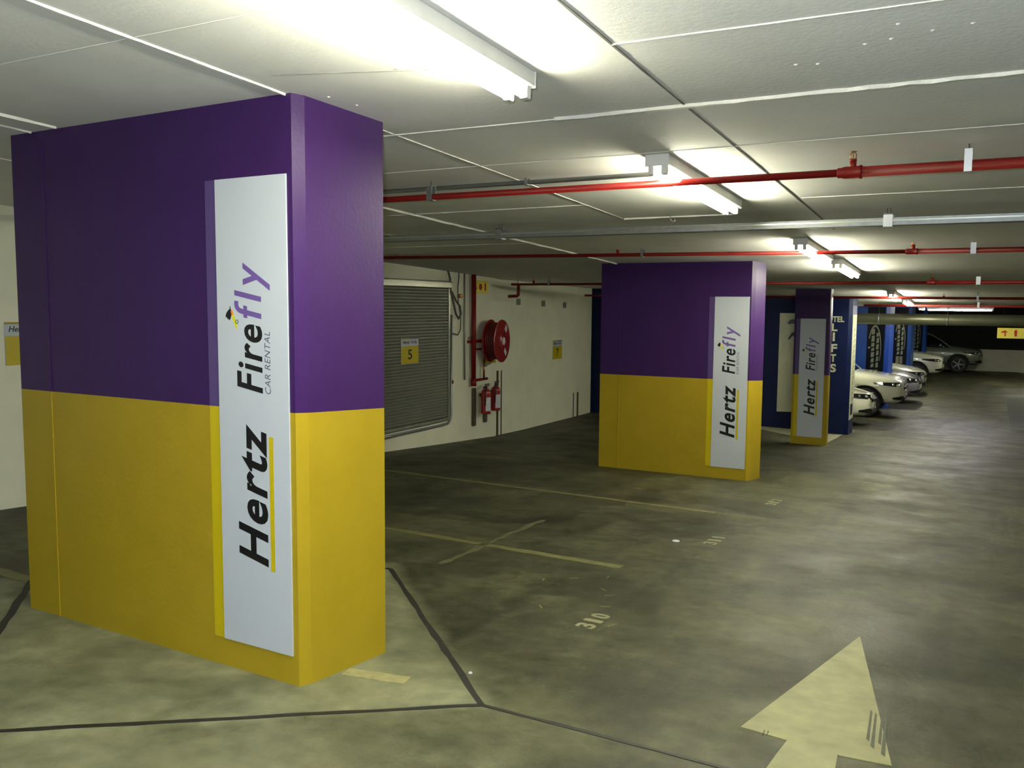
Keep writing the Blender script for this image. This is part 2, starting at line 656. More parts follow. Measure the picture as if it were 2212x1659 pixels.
R_, J_ = M['ridge'], M['joint_ceiling']
cridge((-1.13, -2), (-1.13, 2.79), 0.018, 0.003, J_)
cridge((-1.13, 2.79), (-1.13, 7.8), 0.014, 0.003, J_)
cridge((-2.61, -2), (-2.59, 2.84), 0.022, 0.008, R_)
cridge((-2.59, 3.40), (-2.58, 6.7), 0.012, 0.004, R_)
cridge((-4.11, -1), (-4.10, 2.86), 0.030, 0.012, R_)
cridge((-4.33, -1), (-4.33, 2.88), 0.022, 0.008, R_)
cridge((-4.13, 3.0), (-4.11, 12.4), 0.050, 0.014, R_)
cridge((-5.20, 1.5), (-5.18, 7.5), 0.016, 0.005, R_)
cridge((-1.13, 2.80), (3.2, 2.88), 0.014, 0.004, R_)
cridge((-4.0, 2.11), (-1.2, 2.10), 0.008, 0.002, R_)
cridge((-2.45, 2.62), (-1.75, 2.83), 0.006, 0.002, J_)
cridge((-1.72, 3.62), (3.4, 3.63), 0.050, 0.012, R_, 14)
cridge((-2.66, 3.62), (-1.72, 3.63), 0.016, 0.004, R_)
cridge((-3.6, 4.44), (3.4, 4.43), 0.010, 0.003, R_)
cridge((-4.6, 6.00), (-2.58, 5.95), 0.020, 0.006, R_)
cridge((-2.57, 6.70), (-1.7, 6.70), 0.040, 0.010, R_)
cridge((-1.1, 6.10), (2.2, 6.08), 0.020, 0.004, R_)
cridge((-7.1, 8.20), (-4.12, 8.12), 0.016, 0.004, R_)
cridge((-2.5, 9.6), (1.8, 9.6), 0.020, 0.005, R_)
cridge((-2.5, 14.0), (1.8, 14.0), 0.030, 0.006, R_)

# ceiling paint drips
for (x, y) in [(-1.95, 2.74), (-1.84, 2.80), (-1.78, 2.68), (-1.72, 2.92), (-1.62, 3.02), (-1.66, 2.90), (-0.62, 3.25), (-0.55, 3.27), (-0.38, 3.12), (-0.30, 3.10), (-0.18, 3.07), (-0.07, 3.05), (-0.27, 2.97), (-2.45, 2.95), (-2.42, 3.1)]:
    mb = MB()
    mb.disc_lathe((x, y, zc(x, y) + 0.004), (0, 0, -1), [(0, 0.010), (0.005, 0.008), (0.008, 0.003)], 8)
    tag(mb.build('paint_blob', R_), 'tiny raised white blob of paint on the ceiling near the big lamp', 'paint blob', 'white paint blobs on the ceiling')

# ================================================================== PILLARS
BAND = 1.203


def pillar(label, FL, FR, BR, upper, lower, cham=0.020, cham_side=0.055, band=BAND, names=('purple', 'yellow'), bead=True):
    FL, FR, BR = Vector(FL), Vector(FR), Vector(BR)
    u = (FR - FL).normalized()
    s = (BR - FR).normalized()
    BL = FL + (BR - FR)
    W = (FR - FL).length
    cen = (FL + BR) / 2
    root = thing('pillar', label, 'pillar', (cen.x, cen.y, zf(cen.x, cen.y)))
    ring = [FL, FR - u * cham, FR + s * cham_side, BR, BL]
    lo = [(p.x, p.y, zf(p.x, p.y) - 0.005) for p in ring]
    mid = [(p.x, p.y, zf(p.x, p.y) + band) for p in ring]
    hi = [(p.x, p.y, zc(p.x, p.y) + 0.004) for p in ring]
    if upper is lower:
        MB().hexa(lo, hi).build('shaft', upper, root)
    else:
        MB().hexa(lo, mid).build('lower_shaft', lower, root)
        MB().hexa(mid, hi).build('upper_shaft', upper, root)
    if bead:
        p = FL + u * 0.255
        n = Vector((u.y, -u.x))
        a = [(p.x, p.y), (p.x + u.x * 0.012, p.y + u.y * 0.012)]
        for z0f, z1f, m in ((lambda x, y: zf(x, y) - 0.004, lambda x, y: zf(x, y) + band, lower), (lambda x, y: zf(x, y) + band, lambda x, y: zc(x, y) - 0.06, upper)):
            q = [a[0], a[1], (a[1][0] + n.x * 0.004, a[1][1] + n.y * 0.004), (a[0][0] + n.x * 0.004, a[0][1] + n.y * 0.004)]
            MB().hexa([(t[0], t[1], z0f(*t)) for t in q], [(t[0], t[1], z1f(*t)) for t in q]).build('plaster_bead', m, root)
    return dict(root=root, FL=FL, u=u, n=Vector((u.y, -u.x)), W=W)


def on_face(P, uu, vv, off):
    p = P['FL'] + P['u'] * uu + P['n'] * off
    return Vector((p.x, p.y, zf(p.x, p.y) + vv))


def frame(P):
    u3 = Vector((P['u'].x, P['u'].y, 0))
    return u3, Vector((0, 0, 1)), Vector((P['n'].x, P['n'].y, 0))


def quad_on(P, u0, u1, v0, v1, off, t):
    # a plate whose bottom and top run parallel to the sloping floor
    ring = [(u0, v0), (u1, v0), (u1, v1), (u0, v1)]
    return [on_face(P, a, b, off) for a, b in ring], [on_face(P, a, b, off + t) for a, b in ring]


def banner(P, label, u0, u1, v0, v1, strip_w=0.068, split=BAND):
    c = on_face(P, (u0 + u1) / 2, v0, 0.0)
    root = thing('advertising_banner', label, 'banner', c, 0, 'upright banners on the purple and yellow pillars')
    b, t = quad_on(P, u0, u1, v0, v1, 0.0005, 0.007)
    MB().hexa(b, t).build('panel', M['white_vinyl'], root)
    b, t = quad_on(P, u0 - strip_w, u0 - 0.0005, split, v1, 0.0005, 0.002)
    o = MB().hexa(b, t).build('side_strip', M['lilac'], root)
    o['label'] = 'lilac upper strip'
    b, t = quad_on(P, u0 - strip_w, u0 - 0.0005, v0, split, 0.0005, 0.002)
    o = MB().hexa(b, t).build('side_strip', M['brightyellow'], root)
    o['label'] = 'bright yellow lower strip'
    u3, z3, n3 = frame(P)
    du = u1 - 1.936 if P['W'] > 1 else u1 - 1.936

    def word(name, body, ubase, va, vb, cap, m, **kw):
        mb = MB()
        put_text(mb, body, on_face(P, ubase + du, va, 0.0072), z3, -u3, n3, vb - va, cap, 0.0008, **kw)
        return mb.build(name, m, root)
    word('lettering', 'Hertz', 1.796, 0.508, 1.136, 0.172, M['black'], offset=0.026, shear=0.25, spacing=1.14)
    word('lettering', 'Fire', 1.782, 1.276, 1.575, 0.150, M['black'], offset=0.018, shear=0.20, spacing=1.10)
    word('lettering', 'fly', 1.782, 1.598, 1.842, 0.160, M['lilac_ink'], offset=0.010, shear=0.20, spacing=1.22)['label'] = 'lilac lettering'
    word('lettering', 'CAR RENTAL', 1.833, 1.276, 1.545, 0.033, M['grey_vinyl'], offset=-0.008, shear=0.22, spacing=1.05)['label'] = 'small thin grey lettering'
    b, t = quad_on(P, 1.817 + du, 1.842 + du, 0.492, 1.088, 0.0072, 0.0008)
    MB().hexa(b, t).build('underline', M['brightyellow'], root)
    # little insect emblem
    def poly(pts, m, nm, par, off=0.0072):
        mb = MB()
        mb.prism([(a + du, bb) for a, bb in pts], on_face(P, 0, 0, off) , u3, z3, n3, 0.0006)
        return mb.build(nm, m, par)
    em = bpy.data.objects.new('emblem', None)
    C.objects.link(em)
    em.parent = root
    em.empty_display_size = 0.05
    # coordinates in the face frame; the slope of the floor along u is nil
    body = [(1.600, 1.632), (1.607, 1.640), (1.620, 1.615), (1.632, 1.590), (1.640, 1.565), (1.637, 1.553), (1.628, 1.562), (1.614, 1.588), (1.604, 1.612)]
    wing = [(1.598, 1.655), (1.600, 1.640), (1.606, 1.636), (1.604, 1.618), (1.598, 1.600), (1.590, 1.592), (1.584, 1.601), (1.578, 1.598), (1.576, 1.607), (1.568, 1.606), (1.569, 1.617), (1.576, 1.630), (1.588, 1.640), (1.594, 1.643), (1.595, 1.656)]
    poly(body, M['lime'], 'emblem_body', em)
    poly([(1.600, 1.632), (1.607, 1.640), (1.617, 1.621), (1.606, 1.615)], M['orange'], 'emblem_body', em, 0.0079)
    poly(wing, M['black'], 'emblem_wing', em, 0.0076)
    mb = MB()
    cc = on_face(P, 1.637 + du, 1.585, 0.0084)
    mb.tube([cc + (u3 * math.cos(t) + z3 * math.sin(t)) * 0.008 for t in [2 * math.pi * k / 20 for k in range(20)]], 0.0012, 6, closed=True)
    mb.build('emblem_ring', M['black'], em)
    return root


P1 = pillar('nearest purple and golden yellow pillar, largest in view, with a white banner', (-4.521, 2.897), (-2.536, 2.838), (-2.498, 3.389), M['purple'], M['yellow'])
P2 = pillar('second purple and golden yellow pillar, standing in the middle of the bays', (-4.312, 10.482), (-2.388, 10.475), (-2.332, 10.85), M['purple'], M['yellow'], cham=0.025, cham_side=0.06)
P3 = pillar('slim third purple and yellow pillar standing in front of the blue lift shaft', (-2.852, 15.615), (-2.262, 15.614), (-2.262, 15.78), M['purple'], M['yellow'], cham=0.014, cham_side=0.04, bead=False)
banner(P1, 'large white banner on the nearest purple and yellow pillar', 1.515, 1.936, 0.131, 2.204)
banner(P2, 'white banner on the second purple and yellow pillar in the middle', 1.470, 1.883, 0.138, 2.192)
banner(P3, 'white banner on the slim third pillar by the blue lift shaft', 0.102, 0.515, 0.130, 2.156)

# ------------------------------------------------------------------ blue lift shaft
root = thing('lift_shaft', 'navy blue painted lift shaft block with tall white lift lettering behind the slim pillar', 'lift shaft', (-4.5, 19, zf(-4.5, 19)))
ring = [(-3.0, 18.12), (-2.30, 18.12), (-2.235, 18.19), (-2.235, 18.86), (-7.6, 18.86), (-7.6, 18.3), (-7.43, 17.58), (-7.0, 18.0), (-3.0, 18.80)]
mb = MB()
for q in ([(-3.0, 18.12), (-2.30, 18.12), (-2.235, 18.19), (-2.235, 18.86), (-3.0, 18.86)], [(-7.8, 17.56), (-7.2, 17.62), (-3.0, 18.62), (-3.0, 18.86), (-7.8, 18.86)]):
    mb.hexa([(a, b, zf(a, b) - 0.01) for a, b in q], [(a, b, zc(a, b) + 0.01) for a, b in q])
mb.build('shaft_wall', M['navy'], root)
u3, z3, n3 = Vector((1, 0, 0)), Vector((0, 0, 1)), Vector((0, -1, 0))


def sc(px):   # x of the shaft front at a given letter position
    return px


for body, x0, x1, z0, z1 in (('HOTEL', -2.785, -2.377, 1.226, 1.334), ('L', -2.605, -2.495, 1.05, 1.19), ('I', -2.578, -2.538, 0.847, 1.018), ('F', -2.610, -2.487, 0.639, 0.793), ('T', -2.610, -2.500, 0.449, 0.594), ('S', -2.612, -2.493, 0.249, 0.404)):
    mb = MB()
    if body == 'I':
        mb.box(x0, x1, 18.115, 18.1195, z0, z1)
    else:
        put_text(mb, body, (x0, 18.1195, z0), u3, z3, n3, x1 - x0, z1 - z0, 0.004, offset=0.035)
    mb.build('lettering', M['cream_vinyl'], root)['label'] = 'cream block lettering'
# narrow banner on the side facing the aisle
t = thing('side_banner', 'narrow cream banner strip on the aisle side of the blue lift shaft', 'banner', (-2.234, 18.5, zf(-2.2, 18.5)))
MB().box(-2.2348, -2.229, 18.22, 18.80, -0.70, 1.36).build('panel', M['cream_vinyl'], t)
mb = MB()
z = -0.35
while z < 1.05:
    k = random.random() * 0.05
    mb.prism([(18.42 + k, z), (18.62 + k, z + 0.05), (18.62 + k, z + 0.075), (18.42 + k, z + 0.022)], (-2.2289, 0, 0), (0, 1, 0), (0, 0, 1), (1, 0, 0), 0.001)
    mb.box(-2.2289, -2.2279, 18.46 + k, 18.58, z + 0.06, z + 0.075)
    z += 0.105
mb.build('lettering', M['grey_vinyl'], t)
MB().box(-2.2289, -2.2279, 18.34, 18.66, -0.62, -0.40).build('emblem', M['navy'], t)
# cream banner left of slim pillar on the shaft


def shaft_y(x):
    return 17.62 + (x + 7.2) * (1.0 / 4.2)


t = thing('shaft_banner', 'cream banner with black emblem on the recessed lift shaft wall, half hidden by slim pillar', 'banner', (-3.55, shaft_y(-3.55), zf(-3.5, 18.4)))
p0, p1 = -3.665, -3.26
q = [(p0, shaft_y(p0) - 0.007), (p1, shaft_y(p1) - 0.007), (p1, shaft_y(p1) - 0.001), (p0, shaft_y(p0) - 0.001)]
MB().hexa([(a, b, -0.64) for a, b in q], [(a, b, 1.38) for a, b in q]).build('panel', M['cream_vinyl'], t)
mb = MB()
ax = Vector((4.2, 1.0, 0)).normalized()
nn = Vector((ax.y, -ax.x, 0))
o = Vector((p0, shaft_y(p0) - 0.0072, 0))
mb.prism([(0.15, 1.18), (0.20, 1.24), (0.26, 1.26), (0.34, 1.24), (0.34, 1.16), (0.24, 1.17), (0.20, 1.15)], o, ax, (0, 0, 1), nn, 0.001)
mb.build('emblem', M['black'], t)
mb = MB()
mb.prism([(0.17, 0.86), (0.24, 0.98), (0.34, 1.02), (0.34, 0.90), (0.26, 0.92), (0.20, 0.84)], o, ax, (0, 0, 1), nn, 0.001)
mb.build('emblem', M['black'], t)

# pale apron in front of the shaft
mb = MB()
poly = [(-2.32, 16.05), (-2.32, 18.15), (-3.0, 18.15), (-3.0, 18.60), (-7.2, 17.6), (-6.9, 17.2), (-3.85, 17.7), (-3.0, 16.9)]
mb.hexa([(a, b, zf(a, b) - 0.01) for a, b in poly], [(a, b, zf(a, b) + 0.004) for a, b in poly])
tag(mb.build('concrete_apron', M['apron']), 'pale concrete strip on the floor at the foot of the blue lift shaft', 'floor strip')

# ------------------------------------------------------------------ blue pillars along the parked cars


def blue_pillar(label, blabel, xr, y, depth, scale=1.0):
    P = pillar(label, (xr - 1.9, y), (xr, y), (xr, y + depth), M['blue'], M['blue'], cham=0.08, cham_side=0.12, bead=False)
    c = on_face(P, 1.6, 0, 0)
    t = thing('logo_banner', blabel, 'banner', c, 0, 'dark navy banners on the blue pillars')
    b, tt = quad_on(P, 1.36, 1.795, 0.0, 2.70, 0.0005, 0.004)
    MB().hexa(b, tt).build('panel', M['navyvinyl'], t)
    u3, z3, n3 = frame(P)
    # ring open at the bottom left
    mb = MB()
    cx, cz = 1.56, 1.55
    pts = []
    for k in range(25):
        a = math.radians(-35 + k * (190 / 24))
        pts.append((cx + 0.165 * math.cos(a), cz + 0.62 * math.sin(a), a))
    for i in range(24):
        a0, a1 = pts[i], pts[i + 1]
        w0, w1 = 0.018 + 0.012 * math.sin(a0[2]), 0.018 + 0.012 * math.sin(a1[2])
        qd = [(a0[0], a0[1]), (a1[0], a1[1]), (a1[0] - w1 * math.cos(a1[2]), a1[1] - 0.06 * math.sin(a1[2])), (a0[0] - w0 * math.cos(a0[2]), a0[1] - 0.06 * math.sin(a0[2]))]
        mb.prism(qd, on_face(P, 0, 0, 0.0047), u3, z3, n3, 0.001)
    mb.build('ring', M['logo_vinyl'], t)
    mb = MB()
    o = on_face(P, 0, 0, 0.0047)
    random.seed(3)
    for col, (ua, ub) in enumerate(((1.475, 1.555), (1.60, 1.665))):
        z = 1.02
        while z < 1.96:
            hgt = 0.10 + random.random() * 0.08
            mb.prism([(ua, z), (ub, z + 0.02), (ub, z + hgt), (ua + 0.02 * random.random(), z + hgt - 0.02)], o, u3, z3, n3, 0.001)
            z += hgt + 0.014
    mb.disc_lathe(on_face(P, 1.425, 1.62, 0.0047), n3, [(0, 0.03), (0.001, 0.03)], 16)
    mb.build('lettering', M['logo_vinyl'], t)
    mb = MB()
    mb.prism([(1.45, 0.72), (1.55, 0.72), (1.55, 0.97), (1.46, 0.97)], o, u3, z3, n3, 0.001)
    mb.build('emblem', M['logo_vinyl'], t)
    mb = MB()
    mb.prism([(1.57, 0.72), (1.67, 0.72), (1.66, 0.97), (1.57, 0.97)], o, u3, z3, n3, 0.001)
    mb.build('emblem', M['logo_vinyl'], t)
    return P


blue_pillar('first blue pillar beyond the lift shaft, behind the white off-roader', 'dark navy logo banner on the first blue pillar, above the white off-roader', -2.20, 25.4, 1.5)
blue_pillar('second blue pillar beyond the lift shaft, behind the silver car', 'dark navy logo banner on the second blue pillar, above the silver car', -2.15, 32.9, 1.7)
blue_pillar('third and farthest blue pillar, beside the grey-green off-roader', 'dark navy logo banner on the third and farthest blue pillar', -2.0, 38.6, 1.2)

# ================================================================== LAMPS


def make_lamp(name, label, tm):
    t = thing(name, label, 'ceiling light', (0, 0, 0), 0)
    L = 1.56
    mb = MB()
    mb.bbox((0, 0, -0.028), (0.125, L, 0.056), 0.12)
    mb.build('housing', M['housing'], t, origin=(0, 0, 0))
    for sgn in (-1, 1):
        mb = MB()
        mb.tube([(sgn * 0.032, -L / 2 + 0.045, -0.084), (sgn * 0.032, L / 2 - 0.045, -0.084)], 0.017, 14)
        mb.build('tube', tm, t, origin=(0, 0, 0))
        for e in (-1, 1):
            mb = MB()
            mb.bbox((sgn * 0.035, e * (L / 2 - 0.022), -0.072), (0.030, 0.036, 0.060), 0.2)
            mb.build('lamp_holder', M['housing'], t, origin=(0, 0, 0))
    for e in (-1, 1):
        mb = MB()
        mb.bbox((0, e * (L / 2 + 0.003), -0.030), (0.129, 0.008, 0.060), 0.2)
        mb.disc_lathe((0, e * (L / 2 + 0.007), -0.028), (0, e, 0), [(0, 0.012), (0.002, 0.012)], 12)
        mb.build('end_plate', M['housing'], t, origin=(0, 0, 0))
    return t


lamp0 = make_lamp('fluorescent_light', 'nearest twin-tube ceiling lamp, largest, cut by the top edge of the view', M['tube'])
SL = math.atan(-0.0437649)


def place_lamp(o, x, y):
    o.location = (x, y, zc(x, y) - 0.001)
    o.rotation_euler = (SL if y < 22 else 0, 0, 0)


place_lamp(lamp0, -1.56, 2.19)
GL = 'twin-tube ceiling lamps over the aisle'
lamp0['group'] = GL
for x, y, lab in ((-1.545, 5.27, 'second ceiling lamp, crossed by the nearest red pipe'), (-1.50, 9.13, 'third ceiling lamp, crossed by the second red pipe'),
                  (-1.46, 11.15, 'fourth ceiling lamp, end to end beyond the third lamp'), (-1.40, 16.95, 'fifth ceiling lamp, above the blue lift shaft corner, small'),
                  (-1.33, 19.0, 'sixth ceiling lamp, just beyond the fifth, tiny in the distance')):
    place_lamp(dup(lamp0, label=lab, group=GL), x, y)
fill_lamp = make_lamp('fluorescent_light', 'added cool white fill lamp behind the viewer, outside the view', M['tube_fill'])  # unseen lamp added to brighten the near pillar front and ceiling
fill_lamp['group'] = 'added cool white fill lamps outside the view'
place_lamp(fill_lamp, -1.0, -1.6)
place_lamp(dup(fill_lamp, label='added cool white fill lamp far to the right of the aisle, outside the view', group='added cool white fill lamps outside the view'), 3.3, 10.0)  # unseen lamp added to lift the brightness of ceiling and walls
for x, y, lab in ((-1.75, 31.0, 'tiny lit ceiling lamp end beyond the lone crosswise lamp'), (1.4, 36.0, 'added far fill lamp outside the view to the right of the far wall')):  # the second one is an unseen lamp added to brighten the far wall
    o = dup(lamp0, label=lab, group=GL)
    place_lamp(o, x, y)
place_lamp(dup(lamp0, label='added fill lamp over the first parked cars, hidden behind the lift shaft', group=GL), -3.6, 23.0)  # unseen lamp added to light the car hoods and blue pillar front
lampv = make_lamp('fluorescent_light', 'far lone bright lamp hung crosswise over the aisle, long white line', M['tube_violet'])
lampv.location = (-0.56, 26.0, zc(0, 26) - 0.002)
lampv.rotation_euler = (0, 0, math.pi / 2)

# ================================================================== PIPES


def rod_hanger(parent, x, y, zp, r, mclip, wide=0.035, rodr=0.004, name='hanger'):
    top = zc(x, y) + 0.01
    mb = MB()
    # strap loop around pipe
    zt = zp + r + 0.045
    mb.hexa([(x - wide / 2, y - r - 0.006, zp - r * 0.6), (x + wide / 2, y - r - 0.006, zp - r * 0.6), (x + wide / 2, y - r - 0.002, zp - r * 0.6), (x - wide / 2, y - r - 0.002, zp - r * 0.6)],
            [(x - wide / 2, y - r - 0.006, zt), (x + wide / 2, y - r - 0.006, zt), (x + wide / 2, y - r - 0.002, zt), (x - wide / 2, y - r - 0.002, zt)])
    mb.hexa([(x - wide / 2, y + r + 0.002, zp - r * 0.6), (x + wide / 2, y + r + 0.002, zp - r * 0.6), (x + wide / 2, y + r + 0.006, zp - r * 0.6), (x - wide / 2, y + r + 0.006, zp - r * 0.6)],
            [(x - wide / 2, y + r + 0.002, zt), (x + wide / 2, y + r + 0.002, zt), (x + wide / 2, y + r + 0.006, zt), (x - wide / 2, y + r + 0.006, zt)])
    mb.box(x - wide / 2, x + wide / 2, y - r - 0.006, y + r + 0.006, zt, zt + 0.004)
    mb.box(x - wide / 2, x + wide / 2, y - r - 0.006, y + r + 0.006, zp - r - 0.004, zp - r * 0.6)
    h = mb.build(name, mclip, parent)
    mb = MB()
    mb.tube([(x, y, zt), (x, y, top)], rodr, 8)
    ob = mb.build('rod', M['cable'], parent)
    ob.parent = h
    return h


def sprinkler(parent, x, y, zp, r, m=None):
    mb = MB()
    mb.tube([(x, y, zp + r * 0.4), (x, y, zp + r + 0.030)], 0.016, 12)
    mb.tube([(x, y, zp + r + 0.028), (x, y, zp + r + 0.038)], 0.019, 6)
    b = mb.build('sprinkler_head', M['red'], parent)
    z = zp + r + 0.036
    mb = MB()
    for s in (-1, 1):
        mb.tube([(x + s * 0.006, y, z), (x + s * 0.014, y, z + 0.008), (x + s * 0.014, y, z + 0.026), (x, y, z + 0.038)], 0.0028, 6)
    mb.tube([(x, y, z), (x, y, z + 0.03)], 0.0022, 6)
    mb.disc_lathe((x, y, z + 0.038), (0, 0, 1), [(0, 0.017), (0.002, 0.018), (0.004, 0.006)], 14)
    o = mb.build('deflector', M['brass'], parent)
    o.parent = b


def pipe(label, y, zl, x0, x1, xt, r_small, r_big, hangers, sprk, extra=None):
    """zl: height as a function of x; xt: where it steps from small to big"""
    t = thing('sprinkler_pipe', label, 'pipe', (x0, y, zl(x0)), 0, 'red sprinkler pipes under the ceiling')
    if xt is not None:
        MB().tube([(x0, y, zl(x0)), (xt, y, zl(xt))], r_small, 14).build('pipe_run', M['red'], t)
        MB().tube([(xt, y, zl(xt)), (x1, y, zl(x1))], r_big, 16).build('pipe_run', M['red'], t)
        mb = MB()
        z = zl(xt)
        k = r_big / 0.027
        mb.tube([(xt - 0.075 * k, y, z), (xt - 0.072 * k, y, z), (xt - 0.055 * k, y, z), (xt - 0.04 * k, y, z), (xt + 0.03 * k, y, z), (xt + 0.032 * k, y, z), (xt + 0.045 * k, y, z)],
                [r_small * 1.1, r_small * 1.35, r_small * 1.35, r_big * 1.14, r_big * 1.14, r_big * 1.28, r_big * 1.28], 16)
        mb.build('tee_joint', M['red'], t)
    else:
        MB().tube([(x0, y, zl(x0)), (x1, y, zl(x1))], r_big, 14).build('pipe_run', M['red'], t)
    for hx, m, wd in hangers:
        rod_hanger(t, hx, y, zl(hx), r_big if xt is None or hx > xt else r_small, m, wd)
    for sx in sprk:
        sprinkler(t, sx, y, zl(sx), r_big if xt is None or sx >= (xt or 0) else r_small)
    return t


ws, gs = M['white_steel'], M['grey_steel']
pipe('nearest red sprinkler pipe crossing the ceiling in front of the second lamp', 4.77, lambda x: 2.19 - 0.001 * (x + 0.6), -7.15, 5.9, -0.615, 0.019, 0.0265, [(-0.10, ws, 0.034), (-3.14, gs, 0.040)], [-0.615])
pipe('second red sprinkler pipe, crossing in front of the third lamp', 8.95, lambda x: 2.025 + (-x) * 0.008 if x < 0 else 2.025, -7.15, 5.9, -0.60, 0.019, 0.0235, [(-0.11, ws, 0.045), (-3.22, gs, 0.03)], [-0.60, -3.50, -6.40])
pipe('third red sprinkler pipe, orange in the lamplight above the slim pillar', 12.55, lambda x: 1.835, -6.72, 5.9, -0.60, 0.019, 0.024, [(-0.08, ws, 0.05), (-6.05, gs, 0.03)], [-0.60, -6.32])
pipe('fourth thin dark red sprinkler pipe, in front of the blue lift shaft top', 16.4, lambda x: 1.645 + max(0, -x) * 0.0085, -7.1, 5.9, None, 0.019, 0.022, [(-0.10, ws, 0.03)], [-0.60])
pipe('fifth and farthest red sprinkler pipe, low above the aisle', 19.6, lambda x: 1.55, -2.2, 5.9, None, 0.02, 0.026, [(-0.10, ws, 0.04)], [])

# drop at the end of the third pipe near the wall
t = thing('drain_pipe', 'short red elbow pipe dropping from the third red pipe at the white wall', 'pipe', (-6.62, 12.62, 1.8))
mb = MB()
mb.tube([(-6.62, 12.60, 1.835), (-6.62, 12.60, 1.70), (-6.625, 12.60, 1.665), (-6.65, 12.60, 1.65), (-6.80, 12.60, 1.645)], 0.026, 12)
mb.build('elbow', M['red'], t)
MB().tube([(-6.63, 12.60, 1.85), (-6.63, 12.60, zc(-6.6, 12.6))], 0.004, 6).build('rod', M['cable'], t)

# trunking between the first and second pipes
t = thing('cable_tray', 'grey metal cable trunking crossing the ceiling between the two nearest red pipes', 'cable tray', (-3, 6.74, 2.11))
mb = MB()
mb.bbox((-0.6, 6.74, 2.112), (13.0, 0.075, 0.058), 0.12)
mb.build('trunking', M['grey_steel'], t)
mb = MB()
mb.bbox((-0.6, 6.7015, 2.118), (12.98, 0.004, 0.010), 0.2)
mb.build('lip', M['alu'], t)
for hx in (-0.62, -3.72, 2.5):
    mb = MB()
    mb.box(hx - 0.03, hx + 0.03, 6.695, 6.785, 2.075, 2.083)
    mb.box(hx - 0.03, hx + 0.03, 6.694, 6.700, 2.08, 2.165)
    mb.box(hx - 0.03, hx + 0.03, 6.780, 6.786, 2.08, 2.165)
    mb.box(hx - 0.03, hx + 0.03, 6.694, 6.786, 2.160, 2.166)
    b = mb.build('bracket', M['white_steel'] if hx > -1 else M['grey_steel'], t)
    mb = MB()
    for s in (-0.01, 0.01):
        mb.tube([(hx + s, 6.74, 2.16), (hx + s, 6.74, zc(hx, 6.74) + 0.01)], 0.004, 6)
    r = mb.build('rod', M['cable'], t)
    r.parent = b
# hook left hanging
t = thing('ceiling_hook', 'small bent metal hook hanging from the ceiling behind the second lamp', 'hook', (-2.14, 6.55, 2.2))
MB().tube([(-2.14, 6.55, zc(0, 6.55) + 0.01), (-2.14, 6.55, 2.17), (-2.12, 6.55, 2.15), (-2.10, 6.55, 2.16), (-2.11, 6.55, 2.175)], 0.005, 8).build('hook', M['grey_steel'], t)
# conduit behind the first pipe, ending at the second lamp
t = thing('conduit', 'thin grey conduit along the ceiling running to the second lamp', 'conduit', (-4, 4.88, 2.26))
MB().tube([(-7.15, 4.88, 2.262), (-1.70, 4.88, 2.262), (-1.60, 4.80, 2.268)], 0.014, 10).build('conduit_run', M['grey_steel'], t)
for hx in (-2.51,):
    rod_hanger(t, hx, 4.88, 2.262, 0.014, M['grey_steel'], 0.02, 0.003, 'saddle')

# round duct
t = thing('ventilation_duct', 'long round grey-green metal duct crossing the aisle above the parked cars', 'duct', (-1, 20.6, 1.25))
mb = MB()
mb.tube([(-7.3, 20.6, 1.262), (5.9, 20.6, 1.262)], 0.118, 28)
mb.build('duct', M['duct'], t)
for x in (-2.0, -0.66, 0.9, 2.4):
    mb = MB()
    mb.tube([(x - 0.02, 20.6, 1.262), (x + 0.02, 20.6, 1.262)], 0.124, 28)
    b = mb.build('strap', M['grey_steel'], t)
    r = MB().tube([(x, 20.6, 1.38), (x, 20.6, zc(x, 20.6) + 0.01)], 0.006, 6).build('rod', M['cable'], t)
    r.parent = b

# hanging fire sign
sx, sy, sz = 0.262, 20.5, 0.905
t = thing('fire_sign', 'yellow hanging sign with red fire symbols below the duct at right edge', 'sign', (0.6, 20.5, 0.9))
MB().bbox((sx + 0.40, sy, sz + 0.105), (0.80, 0.012, 0.212), 0.3).build('panel', M['signyellow'], t)
mb = MB()
def dn(px, pz):
    return (sx + px, pz + sz)
o = Vector((sx, sy - 0.0065, sz))
a3, z3_, n3_ = Vector((1, 0, 0)), Vector((0, 0, 1)), Vector((0, -1, 0))
mb.prism([(0.13, 0.04), (0.155, 0.04), (0.155, 0.12), (0.19, 0.12), (0.142, 0.165), (0.07, 0.13), (0.07, 0.11), (0.13, 0.115)], o, a3, z3_, n3_, 0.001)
mb.build('symbol', M['signred'], t)
mb = MB()
mb.prism([(0.31, 0.04), (0.35, 0.04), (0.355, 0.14), (0.345, 0.16), (0.335, 0.175), (0.32, 0.175), (0.30, 0.14)], o, a3, z3_, n3_, 0.001)
mb.build('symbol', M['signred'], t)
mb = MB()
mb.disc_lathe(o + Vector((0.53, 0, 0.105)), n3_, [(0, 0.055), (0.001, 0.055)], 20)
mb.build('symbol', M['signred'], t)
mb = MB()
mb.prism([(0.66, 0.04), (0.75, 0.04), (0.75, 0.16), (0.66, 0.16)], o, a3, z3_, n3_, 0.001)
mb.build('symbol', M['signred'], t)
for x in (0.1, 0.7):
    MB().tube([(sx + x, sy, sz + 0.205), (sx + x, sy, zc(0, sy) + 0.01)], 0.003, 6).build('chain', M['cable'], t)

# ================================================================== LEFT WALL FITTINGS
WX = -7.2


def wx(y):
    pts = [(-7, -7.2), (4, -7.2), (9, -7.22), (11, -7.16), (12.8, -7.14), (12.801, -7.19), (14, -7.2), (15.5, -7.3), (16.5, -7.36), (17.56, -7.44)]
    for (a, xa), (b, xb) in zip(pts[:-1], pts[1:]):
        if a <= y <= b:
            return xa + (xb - xa) * (y - a) / (b - a)
    return -7.2


